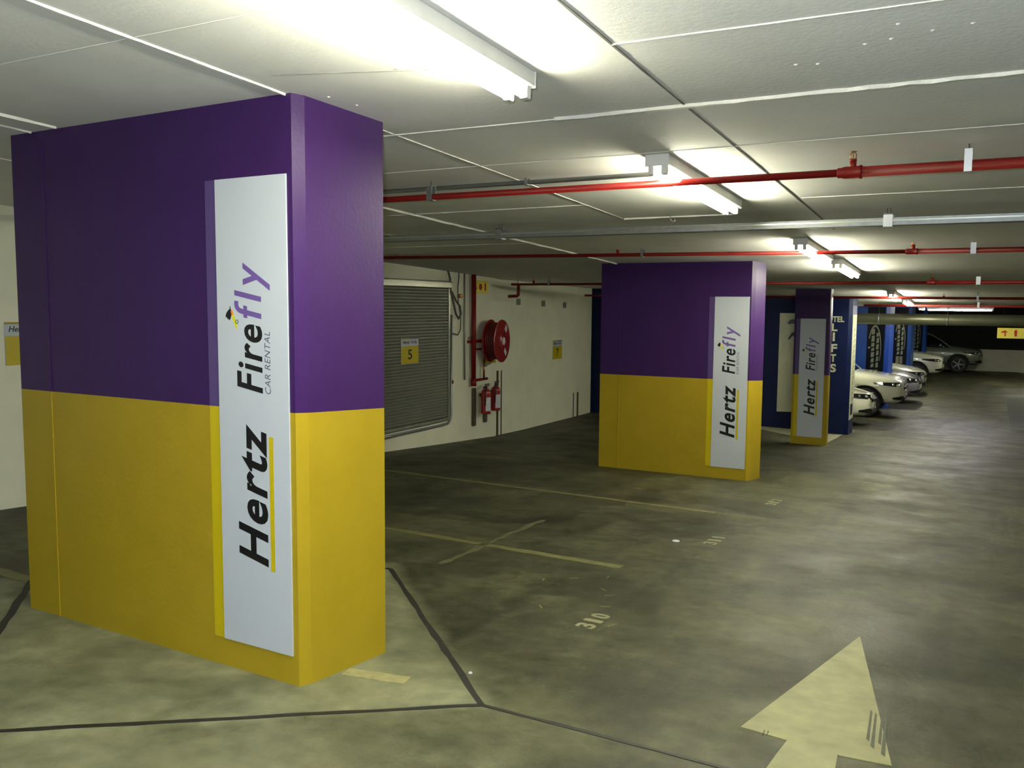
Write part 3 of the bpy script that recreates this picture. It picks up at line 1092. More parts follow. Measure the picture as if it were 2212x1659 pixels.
# roller shutter
t = thing('roller_shutter', 'grey corrugated roller shutter with rail frame on the white wall', 'roller shutter', (-7.17, 10, -0.3))
ya, yb = 8.55, 11.26
mb = MB()
prof = []
z = -0.20
n = 44
H_ = 1.75 + 0.20
for i in range(n):
    z0 = -0.20 + H_ * i / n
    dz = H_ / n
    prof += [(0.020, z0), (0.034, z0 + dz * 0.3), (0.034, z0 + dz * 0.7), (0.020, z0 + dz)]
front = [(-7.155 + p[0], p[1]) for p in prof]
vs = [(p[0], ya, p[1]) for p in front] + [(p[0], yb, p[1]) for p in front]
k = len(front)
mb.add(vs, [[i, i + 1, k + i + 1, k + i] for i in range(k - 1)])
mb.box(-7.17, -7.137, ya, yb, -0.20, 1.75)
mb.build('curtain', M['shutter'], t)
mb = MB()
mb.bbox((-7.105, (ya + yb) / 2, 1.80), (0.09, yb - ya + 0.10, 0.11), 0.3)
mb.build('top_rail', M['alu'], t)
MB().bbox((-7.115, (ya + yb) / 2, -0.225), (0.05, yb - ya, 0.05), 0.3).build('bottom_bar', M['alu'], t)
MB().bbox((-7.115, yb + 0.02, 0.78), (0.05, 0.035, 2.0), 0.3).build('guide_rail', M['alu'], t)
mb = MB()
pts = [(-7.10, yb + 0.075, 1.35), (-7.10, yb + 0.075, -0.17)]
for i in range(1, 9):
    a = math.pi / 2 * i / 8
    pts.append((-7.10, yb + 0.075 - 0.13 * (1 - math.cos(a)), -0.17 - 0.13 * math.sin(a)))
pts.append((-7.10, ya, -0.30))
mb.tube(pts, 0.018, 10)
mb.build('conduit_surround', M['grey_steel'], t)
MB().bbox((-7.10, yb + 0.09, 0.33), (0.05, 0.05, 0.06), 0.3).build('junction_box', M['hose'], t)

# parking signs


def sign(num, y0, y1, off, label):
    ym = (y0 + y1) / 2
    x = wx(ym) + off
    zt = zf(x, ym) + 1.59
    zb = zf(x, ym) + 1.225
    zs = zb + (zt - zb) * 0.68
    t = thing('parking_sign', label, 'sign', (x, ym, zb), 0, 'numbered parking bay signs along the white wall')
    MB().bbox((x + 0.004, ym, (zb + zt) / 2), (0.006, y1 - y0, zt - zb), 0.3).build('panel', M['white_vinyl'], t)
    MB().box(x + 0.0072, x + 0.0082, y0 + 0.002, y1 - 0.002, zb + 0.002, zs).build('number_field', M['brightyellow'], t)
    MB().box(x + 0.0072, x + 0.0082, y0 + 0.002, ym, zt - 0.018, zt - 0.002).build('header_strip', M['yellow'], t)
    MB().box(x + 0.0072, x + 0.0082, ym, y1 - 0.002, zt - 0.018, zt - 0.002).build('header_strip', M['lilac'], t)
    Y, Z, N = Vector((0, 1, 0)), Vector((0, 0, 1)), Vector((1, 0, 0))
    w = y1 - y0
    mb = MB()
    put_text(mb, 'Hertz', (x + 0.0073, y0 + w * 0.08, zs + 0.035), Y, Z, N, w * 0.40, 0.048, 0.001, offset=0.02, shear=0.25)
    mb.build('lettering', M['black'], t)
    mb = MB()
    put_text(mb, 'firefly', (x + 0.0073, y0 + w * 0.56, zs + 0.035), Y, Z, N, w * 0.36, 0.048, 0.001, offset=0.01, shear=0.2)
    mb.build('lettering', M['lilac'], t)
    mb = MB()
    put_text(mb, num, (x + 0.0083, ym - 0.05, zb + 0.065), Y, Z, N, 0.10, 0.135, 0.001, offset=0.012)
    mb.build('number', M['black'], t)


sign('4', 4.485, 4.91, 0.0, 'yellow and white bay sign at the left edge, partly behind the nearest pillar')
sign('5', 10.05, 10.475, 0.062, 'yellow and white bay sign reading 5 on the grey roller shutter')
sign('6', 12.42, 12.79, 0.0, 'yellow and white bay sign reading 6, half hidden by the red hose reel')
sign('7', 15.30, 15.72, 0.012, 'yellow and white bay sign reading 7, alone on the far part of the wall')

# riser pipe
t = thing('riser_pipe', 'thick vertical red fire pipe on the white wall with a short branch', 'pipe', (-7.08, 11.97, 0.25))
MB().tube([(-7.08, 11.97, 0.26), (-7.08, 11.97, zc(-7.08, 11.97) + 0.005)], 0.038, 16).build('pipe_run', M['red'], t)
MB().tube([(-7.08, 11.97, 0.22), (-7.08, 11.97, 0.34)], 0.046, 16).build('end_cap', M['red'], t)
MB().tube([(-7.08, 11.97, 0.31), (-7.08, 12.40, 0.31)], 0.022, 12).build('branch_pipe', M['red'], t)
MB().tube([(-7.08, 11.97, 0.80), (-7.08, 12.2, 0.80)], 0.016, 10).build('branch_pipe', M['red'], t)
mb = MB()
mb.bbox((-7.13, 11.97, 0.98), (0.05, 0.14, 0.03), 0.3)
mb.build('clamp', M['grey_steel'], t)
t = thing('conduit', 'thin grey vertical conduit on the white wall left of the red riser pipe', 'conduit', (-7.13, 11.77, 0.3))
MB().tube([(-7.13, 11.77, zc(-7.13, 11.77) + 0.005), (-7.13, 11.78, 0.33)], 0.012, 8).build('conduit_run', M['grey_steel'], t)

# hose reel
RC = Vector((-6.93, 12.44, 0.925))
t = thing('fire_hose_reel', 'red fire hose reel drum on the white wall between the riser and the bay sign', 'hose reel', (RC.x, RC.y, RC.z))
A = Vector((1, 0.12, 0)).normalized()
mb = MB()
mb.disc_lathe(RC - A * 0.11, A, [(0, 0.335), (0.006, 0.345), (0.014, 0.345), (0.018, 0.33), (0.026, 0.10)], 40)
b = mb.build('drum_disc', M['redgloss'], t)
mb = MB()
mb.disc_lathe(RC + A * 0.09, A, [(-0.012, 0.10), (-0.004, 0.325), (0, 0.345), (0.010, 0.345), (0.016, 0.325), (0.020, 0.12), (0.036, 0.07)], 40)
outer = mb.build('drum_disc', M['redgloss'], t)
mb = MB()
for k in range(5):
    rr = 0.25 + 0.0
    for lay in range(2):
        r = 0.255 + lay * 0.028
        c = RC + A * (-0.072 + k * 0.034)
        a = A.cross(Vector((0, 0, 1))).normalized()
        mb.tube([c + (a * math.cos(q) + Vector((0, 0, 1)) * math.sin(q)) * r for q in [2 * math.pi * i / 36 for i in range(36)]], 0.017, 8, closed=True)
mb.build('hose', M['hose'], t)
mb = MB()
mb.disc_lathe(RC - A * 0.11, A, [(0, 0.10), (0.19, 0.10)], 24)
mb.build('hub', M['redgloss'], t)
mb = MB()
a = A.cross(Vector((0, 0, 1))).normalized()
if a.y < 0:
    a = -a
fo = RC + A * 0.1275
MB().disc_lathe(fo, A, [(0, 0.062), (0.002, 0.062)], 24).build('hub_sticker', M['paperlabel'], t)
Zv = Vector((0, 0, 1))
mb = MB()
mb.prism([(0.08, 0.19), (0.15, 0.13), (0.20, 0.20), (0.14, 0.27)], RC + A * 0.1085, a, Zv, A, 0.002)
mb.build('sticker', M['paperlabel'], t)
mb = MB()
mb.prism([(0.05, -0.17), (0.13, -0.25), (0.18, -0.19), (0.10, -0.11)], RC + A * 0.1085, a, Zv, A, 0.002)
mb.build('sticker', M['paperlabel'], t)
mb = MB()
mb.bbox(RC - A * 0.19 + Vector((0, 0, 0)), (0.14, 0.10, 0.16), 0.2)
mb.bbox((-7.12, RC.y - 0.33, RC.z), (0.04, 0.5, 0.05), 0.2)
mb.build('wall_bracket', M['redgloss'], t)
mb = MB()
mb.tube([(-7.07, 12.28, 0.31), (-7.07, 12.28, 0.62)], 0.018, 10)
mb.tube([(-7.07, 12.28, 0.62), (-7.05, 12.30, 0.78), (-6.98, 12.36, 0.90)], 0.016, 10)
mb.build('feed_pipe', M['brass'], t)
mb = MB()
mb.bbox((-7.06, 12.30, 0.54), (0.06, 0.05, 0.06), 0.3)
mb.bbox((-7.03, 12.36, 0.55), (0.015, 0.12, 0.02), 0.3)
mb.build('valve', M['grey_steel'], t)

# fire sign on wall
t = thing('wall_fire_sign', 'small yellow sign with red fire symbols high on the wall beside the riser', 'sign', (-7.14, 12.27, 1.70))
MB().bbox((-7.136, 12.27, 1.79), (0.006, 0.50, 0.20), 0.3).build('panel', M['signyellow'], t)
mb = MB()
o = Vector((-7.1325, 12.02, 1.69))
Y, N = Vector((0, 1, 0)), Vector((1, 0, 0))
mb.prism([(0.10, 0.03), (0.145, 0.09), (0.115, 0.09), (0.115, 0.17), (0.085, 0.17), (0.085, 0.09), (0.055, 0.09)], o, Y, Zv, N, 0.001)
mb.build('symbol', M['signred'], t)
mb = MB()
mb.disc_lathe(o + Vector((0, 0.25, 0.10)), N, [(0, 0.05), (0.001, 0.05)], 20)
mb.build('symbol', M['signred'], t)
mb = MB()
mb.prism([(0.38, 0.04), (0.42, 0.04), (0.425, 0.14), (0.40, 0.175), (0.375, 0.14)], o, Y, Zv, N, 0.001)
mb.build('symbol', M['signred'], t)

# extinguishers and boards


def extinguisher(y, z, label, dark):
    t = thing('fire_extinguisher', label, 'fire extinguisher', (-6.99, y, z))
    mb = MB()
    c = Vector((-6.985, y, z))
    mb.disc_lathe(c, (0, 0, 1), [(0, 0.068), (0.012, 0.080), (0.33, 0.080), (0.36, 0.074), (0.39, 0.050), (0.405, 0.026), (0.42, 0.024)], 28)
    mb.build('cylinder', M['redgloss'], t)
    mb = MB()
    mb.tube([c + Vector((0, 0, 0.415)), c + Vector((0, 0, 0.455))], 0.020, 12)
    mb.bbox(c + Vector((0.01, 0.02, 0.475)), (0.022, 0.13, 0.014), 0.3)
    mb.bbox(c + Vector((0.01, 0.02, 0.452)), (0.022, 0.11, 0.010), 0.3)
    mb.build('handle', M['trimblack'], t)
    mb = MB()
    mb.tube([c + Vector((0, -0.02, 0.44)), c + Vector((0.04, -0.07, 0.42)), c + Vector((0.05, -0.095, 0.33)), c + Vector((0.04, -0.09, 0.14))], 0.010, 8)
    mb.build('hose', M['trimblack'], t)
    mb = MB()
    pts = []
    for i in range(9):
        a = math.radians(-62 + i * 10)
        pts.append((c.x + 0.081 * math.cos(a), c.y + 0.081 * math.sin(a)))
    vs = [(p[0], p[1], z + 0.05) for p in pts] + [(p[0], p[1], z + 0.27) for p in pts]
    outer = [(c.x + (p[0] - c.x) * 1.012, c.y + (p[1] - c.y) * 1.012) for p in pts]
    vs += [(p[0], p[1], z + 0.05) for p in outer] + [(p[0], p[1], z + 0.27) for p in outer]
    k = 9
    fs = [[i, i + 1, k + i + 1, k + i] for i in range(8)] + [[2 * k + i, 3 * k + i, 3 * k + i + 1, 2 * k + i + 1] for i in range(8)]
    mb.add(vs, fs)
    mb.build('label', M['paperlabel'], t)
    mb = MB()
    mb.bbox((-7.075, y, z + 0.30), (0.03, 0.06, 0.05), 0.3)
    mb.build('bracket', M['trimblack'], t)
    return t


for y, z0, z1, lab in ((12.06, -0.43, 0.18, 'brown upright wooden board on the wall, left of the two extinguishers'), (12.42, -0.41, 0.18, 'brown upright wooden board on the wall, behind the two extinguishers')):
    mb = MB()
    mb.bbox((-7.122, y, (z0 + z1) / 2), (0.036, 0.085, z1 - z0), 0.2)
    tag(mb.build('mounting_board', M['board']), lab, 'board', 'brown boards behind the extinguishers')
extinguisher(12.20, -0.24, 'red fire extinguisher with white label, left of the pair under the hose reel', False)
extinguisher(12.52, -0.22, 'red fire extinguisher with white label, right of the pair under the hose reel', True)

for y, lab in ((13.68, 'small grey square plate high on the white wall, left of three'), (14.78, 'small grey square plate high on the white wall, middle of three'), (15.88, 'small grey square plate high on the white wall, right of three')):
    mb = MB()
    z = zf(-7.2, y) + 2.28
    x = wx(y) + 0.006
    mb.bbox((x + 0.008, y, z), (0.014, 0.13, 0.11), 0.3)
    mb.disc_lathe((x + 0.015, y, z), (1, 0, 0), [(0, 0.02), (0.003, 0.016)], 12)
    tag(mb.build('wall_plate', M['plate']), lab, 'wall plate', 'grey plates high on the white wall')

# cables at the shutter corner
t = thing('cable_bundle', 'looped grey cables hanging at the top right corner of the roller shutter', 'cables', (-7.1, 11.4, 1.3))
mb = MB()
mb.tube([(-7.1, 11.24, zc(-7.1, 11.24) + 0.01), (-7.1, 11.30, 1.90), (-7.09, 11.30, 1.72), (-7.08, 11.36, 1.55), (-7.07, 11.42, 1.36), (-7.07, 11.50, 1.29), (-7.07, 11.57, 1.36), (-7.07, 11.54, 1.48), (-7.08, 11.44, 1.56), (-7.09, 11.33, 1.70)], 0.016, 8)
mb.build('cable', M['cable'], t)
mb = MB()
mb.tube([(-7.1, 11.55, zc(-7.1, 11.55) + 0.01), (-7.11, 11.57, 1.92), (-7.11, 11.54, 1.78), (-7.11, 11.55, 1.55), (-7.11, 11.63, 1.30), (-7.11, 11.62, 1.12), (-7.11, 11.54, 1.04), (-7.11, 11.40, 1.07)], 0.009, 8)
mb.build('cable', M['cable'], t)
MB().bbox((-7.09, 11.58, 1.64), (0.06, 0.06, 0.06), 0.4).build('junction_box', M['brass'], t)

# ================================================================== FLOOR MARKINGS
GLN = 'faded yellow parking bay lines'
for a, b, wd, lab, m in (((-7.15, 5.83), (-2.14, 5.655), 0.085, 'faded yellow bay line just past the nearest pillar, second from the viewer', 'line'),
                         ((-7.15, 8.42), (-2.15, 8.155), 0.080, 'faded yellow bay line in front of the second pillar', 'line'),
                         ((-7.05, 10.76), (-4.33, 10.66), 0.080, 'faint yellow bay line running left from the second pillar to the wall', 'faint'),
                         ((-7.15, 3.34), (-4.55, 3.20), 0.10, 'yellow bay line running left from the nearest pillar, at left edge', 'line'),
                         ((-2.50, 3.085), (-2.20, 3.150), 0.085, 'short stub of yellow bay line at the right foot of the nearest pillar', 'stub')):
    o = rough_strip(a, b, wd, max(4, int(abs(b[0] - a[0]) * 8)), 0.12).build('parking_line', M[m])
    tag(o, lab, 'parking line', GLN)
o = rough_strip((-3.33, 6.83), (-3.22, 5.0), 0.045, 20, 0.5).build('parking_line', M['faint'])
tag(o, 'worn narrow yellow line crossing the second bay line at an angle', 'parking line', GLN)

# arrow
cc = [(-0.507, 4.997), (-0.788, 3.473), (-0.600, 3.448), (-0.612, 3.30), (-0.625, 3.10), (-0.63, 2.2), (-0.40, 2.2), (-0.40, 3.309), (-0.408, 3.420), (-0.219, 3.438)]
mb = MB()
mb.hexa([(a, b, zf(a, b) - 0.01) for a, b in cc], [(a, b, zf(a, b) + 0.003) for a, b in cc])
o = mb.build('painted_arrow', M['arrow'])
tag(o, 'large worn cream arrow painted on the floor pointing up the aisle', 'arrow')
# scuffs worn through the arrow
for (x, y, l) in ((-0.345, 3.95, 0.34), (-0.325, 3.93, 0.38), (-0.298, 3.90, 0.30), (-0.283, 3.90, 0.40), (-0.70, 3.50, 0.06), (-0.685, 3.50, 0.05)):
    mb = MB()
    q = [(x, y), (x + 0.009, y - 0.02), (x + 0.030 * l / 0.34, y - l), (x + 0.016 * l / 0.34, y - l + 0.02)]
    mb.hexa([(a, b, zf(a, b) - 0.01) for a, b in q], [(a, b, zf(a, b) + 0.0036) for a, b in q])
    tag(mb.build('scuff_mark', M['scuff']), 'dark rubber scuff across the painted floor arrow', 'scuff mark', 'scuffs across the floor arrow')


def floor_number(txt, x, y, label, wd=0.30, hg=0.105):
    t = thing('bay_number', label, 'bay number', (x, y + wd / 2, zf(x, y)), 0, 'stencilled bay numbers on the floor')
    n = len(txt)
    for q, ch in enumerate(txt):
        vs, fs = text_mesh(ch, offset=0.03)
        x0, x1 = min(v.x for v in vs), max(v.x for v in vs)
        cap = max(v.y for v in vs)
        dw = wd / n * (0.42 if ch == '1' else 0.74)
        y0 = y + wd / n * (q + 0.5) - dw / 2
        P = [(x - v.y / cap * hg, y0 + (v.x - x0) / (x1 - x0) * dw) for v in vs]
        k = len(P)
        ed = {}
        for f in fs:
            for i in range(len(f)):
                ed[(f[i], f[(i + 1) % len(f)])] = 1
        F = [[i + k for i in f] for f in fs]
        for a, b in ed:
            if (b, a) not in ed:
                F.append([a, b, b + k, a + k])
        mb = MB()
        mb.add([(p[0], p[1], zf(*p) - 0.002) for p in P] + [(p[0], p[1], zf(*p) + 0.003) for p in P], F)
        mb.build('digit', M['digit'], t)


floor_number('310', -1.785, 4.27, 'stencilled white number on the floor, nearest of three, beyond the joint', 0.31)
floor_number('311', -1.780, 6.74, 'stencilled white number on the floor, middle of three, beyond the metal stud', 0.38)
floor_number('312', -1.760, 8.93, 'stencilled white number on the floor, farthest of three, near the second pillar', 0.40)

mb = MB()
c = (-2.085, 6.715)
mb.disc_lathe((c[0], c[1], zf(*c) - 0.002), (0, 0, 1), [(0, 0.030), (0.006, 0.030), (0.008, 0.024), (0.006, 0.012)], 20)
tag(mb.build('floor_stud', M['white_steel']), 'small shiny round metal stud set in the floor past the bay line', 'floor stud')
mb = MB()
c = (-2.01, 3.38)
mb.disc_lathe((c[0], c[1], zf(*c) - 0.001), (0, 0, 1), [(0, 0.010), (0.005, 0.009), (0.008, 0.004)], 8)
tag(mb.build('pebble', M['white_vinyl']), 'tiny white pebble lying on the dark floor joint beside nearest pillar', 'pebble')
poly = [(0.66, 23.1), (4.0, 23.1), (4.0, 30.6), (0.72, 30.6)]
mb = MB()
mb.hexa([(a, b, zf(a, b) - 0.01) for a, b in poly], [(a, b, zf(a, b) + 0.004) for a, b in poly])
tag(mb.build('asphalt_patch', M['patch']), 'dark rectangular patch on the aisle floor at the right edge', 'floor patch')
# paint flecks in the second bay
for (x, y) in ((-2.12, 5.35), (-2.03, 5.05), (-1.95, 4.95), (-1.88, 4.72), (-2.30, 5.20), (-2.45, 5.05), (-2.2, 4.5), (-2.6, 4.9), (-1.72, 4.4)):
    a = random.random() * 3
    d = Vector((math.cos(a), math.sin(a))) * 0.03
    n = Vector((-d.y, d.x)) * 0.18
    q = [(x - d.x - n.x, y - d.y - n.y), (x + d.x - n.x, y + d.y - n.y), (x + d.x + n.x, y + d.y + n.y), (x - d.x + n.x, y - d.y + n.y)]
    mb = MB()
    mb.hexa([(p[0], p[1], zf(*p) - 0.005) for p in q], [(p[0], p[1], zf(*p) + 0.002) for p in q])
    tag(mb.build('paint_fleck', M['line']), 'tiny pale paint fleck on the floor beyond the nearest bay number', 'paint fleck', 'pale paint flecks on the bay floor')

# ================================================================== CARS


def loft(st, mtl, name, parent, sub=2):
    """st: list of (x, [(y,z)...] half ring bottom to top)"""
    vs, fs = [], []
    m = len(st[0][1])
    n = 2 * m - 2
    for x, half in st:
        full = list(half) + [(-y, z) for y, z in reversed(half[1:-1])]
        vs += [(x, y, z) for y, z in full]
    for i in range(len(st) - 1):
        for k in range(n):
            k2 = (k + 1) % n
            fs.append([i * n + k, i * n + k2, (i + 1) * n + k2, (i + 1) * n + k])
    fs.append(list(range(n))[::-1])
    fs.append([(len(st) - 1) * n + k for k in range(n)])
    mb = MB()
    mb.add(vs, fs, 0, True)
    o = mb.build(name, mtl, parent, origin=(0, 0, 0))
    md = o.modifiers.new('s', 'SUBSURF')
    md.levels = md.render_levels = sub
    return o


def interp(tab, x):
    for a, b in zip(tab[:-1], tab[1:]):
        if b[0] <= x <= a[0]:
            t = (a[0] - x) / (a[0] - b[0]) if a[0] != b[0] else 0
            return [p + (q - p) * t for p, q in zip(a[1:], b[1:])]
    return list(tab[-1][1:])


def make_car(name, label, paint, suv, group=None):
    root = thing(name, label, 'car', (0, 0, 0), 0, group)
    L = 4.55 if suv else 4.4
    hw = 0.92 if suv else 0.87
    R = 0.36 if suv else 0.32
    up_ = 0.14 if suv else 0.0
    fx, rx = -0.86, -0.86 - (2.68 if suv else 2.60)
    # x, zbottom, ztop, halfwidth factor
    tab = [(0.0, 0.36 + up_ * .6, 0.62 + up_, 0.60), (-0.05, 0.27 + up_ * .6, 0.68 + up_, 0.76), (-0.18, 0.22 + up_ * .7, 0.735 + up_ * 1.1, 0.89), (-0.42, 0.20 + up_ * .8, 0.80 + up_ * 1.25, 0.965), (-0.86, 0.20 + up_, 0.875 + up_ * 1.3, 1.0),
           (-1.30, 0.20 + up_, 0.93 + up_ * 1.25, 1.0), (-2.0, 0.20 + up_, 0.95 + up_, 1.0), (-3.0, 0.20 + up_, 0.97 + up_, 1.0), (-3.7, 0.22 + up_, 1.00 + up_, 0.98), (-4.15, 0.26 + up_, 1.0 + up_, 0.92), (-L + 0.05, 0.32 + up_, 0.96 + up_, 0.82), (-L, 0.45 + up_, 0.85 + up_, 0.70)]
    st = []
    if suv:
        tab = [(x, zb + k1, zt + k2, wf) for (x, zb, zt, wf), k1, k2 in zip(tab, (0.04, 0.03, 0.02) + (0,) * 9, (0.085, 0.08, 0.06, 0.02) + (0,) * 8)]
    for x, zb, zt, wf in tab:
        w_ = hw * wf
        h_ = zt - zb
        st.append((x, [(0, zb), (w_ * 0.86, zb), (w_ * 0.97, zb + h_ * 0.18), (w_, zb + h_ * 0.50), (w_ * 0.975, zb + h_ * 0.80), (w_ * 0.86, zt), (w_ * 0.45, zt + 0.030), (0, zt + 0.038)]))
    body = loft(st, [paint, M['trimblack']], 'body', root)
    # wheel wells
    for k, xx in enumerate((fx, rx)):
        for s in (-1, 1):
            cb = MB()
            cb.tube([(xx, s * (hw - 0.26), R), (xx, s * (hw + 0.2), R)], R * 1.19, 32)
            co = cb.build('cut', M['trimblack'])
            md = body.modifiers.new('b', 'BOOLEAN')
            md.operation = 'DIFFERENCE'
            md.object = co
            md.solver = 'EXACT'
            if hasattr(md, 'material_mode'):
                md.material_mode = 'TRANSFER'
    # cabin
    zb = 0.93 + up_
    rf = 1.45 if not suv else 1.66
    ctab = [(-1.12, 0.80, zb - 0.06, zb + 0.02), (-1.40, 0.80, zb - 0.06, zb + 0.20), (-1.80, 0.74, zb - 0.06, rf - 0.10), (-2.10, 0.72, zb - 0.06, rf - 0.02), (-2.8, 0.72, zb - 0.06, rf),
            (-3.5 if suv else -3.2, 0.72, zb - 0.06, rf - 0.03), (-4.1 if suv else -3.7, 0.74, zb - 0.06, rf - 0.22 if suv else rf - 0.25), (-4.42 if suv else -4.05, 0.80, zb - 0.06, zb + 0.05)]
    st = []
    for x, wt, z0, z1 in ctab:
        wb = hw * 0.93
        h_ = max(z1 - z0, 0.04)
        f = min(1, h_ / 0.5)
        w1 = wb + (hw * wt / 0.74 * 0.70 - wb) * f
        st.append((x, [(0, z0), (wb * 0.95, z0), (wb, z0 + h_ * 0.12), ((wb + w1) / 2, z0 + h_ * 0.55), (w1, z0 + h_ * 0.90), (w1 * 0.82, z1), (w1 * 0.4, z1 + 0.02), (0, z1 + 0.025)]))
    loft(st, M['glass'], 'windows', root)
    # roof skin and screen pillars
    mb = MB()
    for s in (-1, 1):
        mb.tube([(-1.16, s * hw * 0.90, zb - 0.02), (-1.50, s * hw * 0.85, zb + 0.24), (-1.92, s * hw * 0.745, rf - 0.10), (-2.25, s * hw * 0.715, rf - 0.055)], 0.032, 8)
        mb.tube([(-2.25, s * hw * 0.715, rf - 0.055), (-2.8, s * hw * 0.72, rf - 0.045), (-3.4, s * hw * 0.72, rf - 0.07)], 0.032, 8)
        mb.tube([(-2.55, s * hw * 0.725, rf - 0.055), (-2.60, s * hw * 0.93, zb - 0.01)], 0.028, 8)
        mb.tube([(-3.4, s * hw * 0.72, rf - 0.07), (-3.75, s * hw * 0.80, rf - 0.25), (-4.1, s * hw * 0.90, zb)], 0.045, 8)
    mb.build('screen_pillars', paint, root, origin=(0, 0, 0))
    st = []
    for x, z, w_ in ((-1.92, rf - 0.075, 0.62), (-2.15, rf - 0.01, 0.66), (-2.8, rf + 0.02, 0.66), (-3.3, rf - 0.01, 0.66), (-3.5 if not suv else -3.9, rf - 0.07, 0.62)):
        w_ *= hw
        st.append((x, [(0, z - 0.02), (w_, z - 0.05), (w_ * 1.04, z - 0.03), (w_ * 0.9, z), (w_ * 0.5, z + 0.022), (0, z + 0.028)]))
    loft(st, paint, 'roof', root)
    # wheels
    for xx in (fx, rx):
        for s in (-1, 1):
            mb = MB()
            y0 = s * (hw - 0.20)
            mb.disc_lathe((xx, y0, R), (0, s, 0), [(0, R * 0.7), (0.01, R * 0.96), (0.03, R), (0.17, R), (0.195, R * 0.95), (0.20, R * 0.72), (0.17, R * 0.70)], 36)
            wh = mb.build('wheel', M['tyrebk'], root, origin=(0, 0, 0))
            mb = MB()
            mb.tube([(xx + R * 0.655 * math.cos(a_), y0 + s * 0.182, R + R * 0.655 * math.sin(a_)) for a_ in [2 * math.pi * i_ / 32 for i_ in range(32)]], 0.018, 8, closed=True)
            mb.disc_lathe((xx, y0 + s * 0.175, R), (0, s, 0), [(0, R * 0.16), (0.02, R * 0.14)], 16)
            for k in range(5):
                a = 2 * math.pi * k / 5
                d = Vector((math.cos(a), 0, math.sin(a)))
                q = Vector((-math.sin(a), 0, math.cos(a)))
                c = Vector((xx, y0 + s * 0.180, R))
                mb.hexa([c + d * R * 0.1 - q * 0.03, c + d * R * 0.62 - q * 0.022, c + d * R * 0.62 + q * 0.022, c + d * R * 0.1 + q * 0.03],
                        [c + d * R * 0.1 - q * 0.03 + Vector((0, s * 0.015, 0)), c + d * R * 0.62 - q * 0.022 + Vector((0, s * 0.012, 0)), c + d * R * 0.62 + q * 0.022 + Vector((0, s * 0.012, 0)), c + d * R * 0.1 + q * 0.03 + Vector((0, s * 0.015, 0))])
            rim = mb.build('rim', M['rim'], None, origin=(0, 0, 0))
            rim.parent = wh
    # head lamps: lens that wraps the corner
    for s in (-1, 1):
        zc_ = 0.655 + up_ * 1.05
        pts = [(-0.02, 0.50), (-0.10, 0.66), (-0.24, 0.775), (-0.44, 0.838), (-0.60, 0.862)]
        if suv:
            pts = [(-0.02, 0.52), (-0.10, 0.70), (-0.24, 0.815), (-0.46, 0.885), (-0.66, 0.912)]
        lo, hi = [], []
        for i, (x, y) in enumerate(pts):
            tt = i / 4
            hgt = 0.058 * (1 - 0.75 * tt ** 2)
            zz = zc_ + 0.055 * tt
            lo.append((x, s * y, zz - hgt))
            hi.append((x - 0.03, s * (y - 0.012), zz + hgt))
        mb = MB()
        inner = [(x - 0.06, y * 0.88, z) for x, y, z in lo] + [(x - 0.06, y * 0.88, z) for x, y, z in hi]
        out = [(x + 0.012, y * 1.012, z) for x, y, z in lo] + [(x + 0.012, y * 1.012, z) for x, y, z in hi]
        k = 5
        fs = []
        for base in (0, 10):
            for i in range(4):
                fs.append([base + i, base + i + 1, base + k + i + 1, base + k + i])
        for i in range(4):
            fs.append([i, i + 1, 10 + i + 1, 10 + i])
            fs.append([k + i, k + i + 1, 10 + k + i + 1, 10 + k + i])
        fs += [[0, k, 10 + k, 10], [4, k + 4, 10 + k + 4, 14]]
        mb.add(out + inner, fs, 0, False)
        hl = mb.build('headlight', M['lens'], root, origin=(0, 0, 0))
        for q, (x, y) in enumerate((pts[1], pts[2])):
            mb = MB()
            mb.disc_lathe((x + 0.004, s * (y + 0.006), zc_ + 0.012 + q * 0.012), (0.55, s * 0.8, 0.1), [(-0.01, 0.034), (0.012, 0.034), (0.020, 0.02)], 14)
            rf_ = mb.build('reflector', M['reflector'], None, origin=(0, 0, 0))
            rf_.parent = hl
        # fog lamp recess / side intake
        mb = MB()
        zq = 0.36 + up_
        w_ = hw
        mb.hexa([(-0.02, s * w_ * 0.62, zq - 0.055), (-0.05, s * w_ * 0.77, zq - 0.055), (-0.21, s * w_ * 0.905, zq - 0.03), (-0.30, s * w_ * 0.80, zq - 0.03)],
                [(0.0, s * w_ * 0.64, zq + 0.05), (-0.04, s * w_ * 0.80, zq + 0.05), (-0.20, s * w_ * 0.925, zq + 0.01), (-0.30, s * w_ * 0.80, zq + 0.01)])
        mb.build('fog_lamp_recess', M['trimblack'], root, origin=(0, 0, 0))
    # grille, lower intake, sill cladding, mirrors, plate
    mb = MB()
    mb.bbox((-0.02, 0, 0.59 + up_), (0.07, hw * 1.05, 0.085), 0.5)
    mb.build('grille', M['trimblack'], root, origin=(0, 0, 0))
    mb = MB()
    mb.bbox((-0.045, 0, 0.355 + up_ * 0.8), (0.10, hw * 1.15, 0.12), 0.5)
    mb.build('lower_intake', M['trimblack'], root, origin=(0, 0, 0))
    MB().bbox((0.004, 0, 0.47 + up_ * 0.9), (0.016, 0.46, 0.10), 0.2).build('number_plate', M['cream_vinyl'], root, origin=(0, 0, 0))
    for s in (-1, 1):
        mb = MB()
        mb.bbox((-1.55, s * (hw + 0.07), zb + 0.07), (0.12, 0.20, 0.13), 0.6)
        mb.build('wing_mirror', paint, root, origin=(0, 0, 0))
        mb = MB()
        mb.bbox((-2.16, s * (hw - 0.015), 0.24 + up_), (1.75, 0.05, 0.09), 0.4)
        mb.build('sill', M['trimblack'] if suv else paint, root, origin=(0, 0, 0))
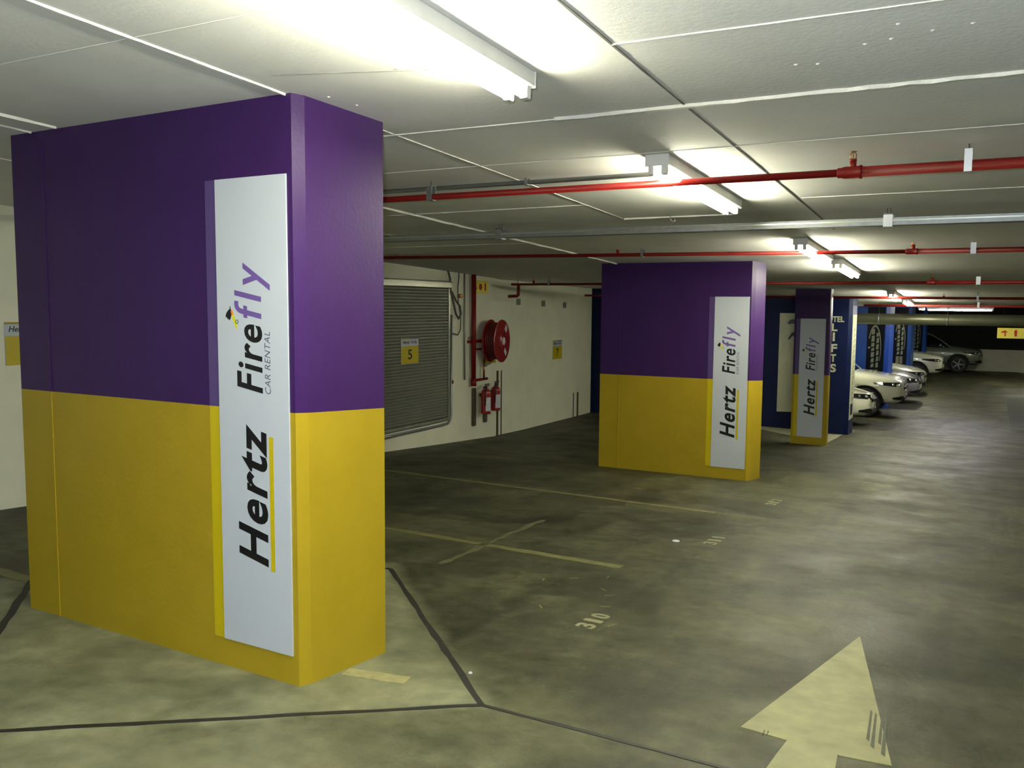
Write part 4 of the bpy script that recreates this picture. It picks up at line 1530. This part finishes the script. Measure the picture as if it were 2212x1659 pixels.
    if suv:
        mb = MB()
        for s in (-1, 1):
            mb.tube([(-2.1, s * 0.58, rf + 0.02), (-2.25, s * 0.58, rf + 0.06), (-3.4, s * 0.58, rf + 0.05), (-3.6, s * 0.58, rf - 0.01)], 0.014, 6)
        mb.build('roof_rails', M['trimblack'], root, origin=(0, 0, 0))
    # apply modifiers so that copies share plain meshes
    bpy.context.view_layer.update()
    dg = bpy.context.evaluated_depsgraph_get()
    for o in list(root.children):
        if o.modifiers:
            me = bpy.data.meshes.new_from_object(o.evaluated_get(dg), preserve_all_data_layers=False, depsgraph=dg)
            o.modifiers.clear()
            o.data = me
    for o in [q for q in bpy.data.objects if q.name.startswith('cut')]:
        bpy.data.objects.remove(o)
    return root


def place_car(o, xn, y, rz=0.0):
    o.location = (xn, y, -0.0540658 * min(y, 22.0))
    o.rotation_euler = (0, 0, rz)


def repaint(o, m):
    for ch in o.children:
        if ch.name.split('.')[0] in ('body', 'screen_pillars', 'roof', 'wing_mirror', 'sill'):
            me = ch.data.copy()
            ch.data = me
            for i, mm in enumerate(me.materials):
                if mm.name == 'white_car_paint':
                    me.materials[i] = m


sedan = make_car('car', 'white low saloon car with nose just beyond the blue lift shaft corner', M['car_white'], False)
suvc = make_car('car', 'tall white car parked second, nose past the first blue pillar', M['car_white'], True)
place_car(sedan, -2.08, 21.25, 0.0)
sedan.rotation_euler = (math.radians(-3.1), 0, 0)
sedan.location.z = zf(0, 21.25) - 0.0
place_car(suvc, -1.62, 24.0)
sil = dup(sedan, label='silver car parked between the first and second blue pillars', group=None)
place_car(sil, -1.48, 27.6)
repaint(sil, M['car_silver'])
sm = dup(sedan, label='small pale car parked beyond the silver car, mostly hidden by it')
place_car(sm, -1.50, 30.4)
repaint(sm, M['car_dark'])
w4 = dup(suvc, label='second tall white car, farther along the row beside the second blue pillar')
place_car(w4, -1.20, 35.6)
g5 = dup(suvc, label='grey-green car farthest in the row against the far low wall')
place_car(g5, 0.02, 41.85)
repaint(g5, M['car_green'])
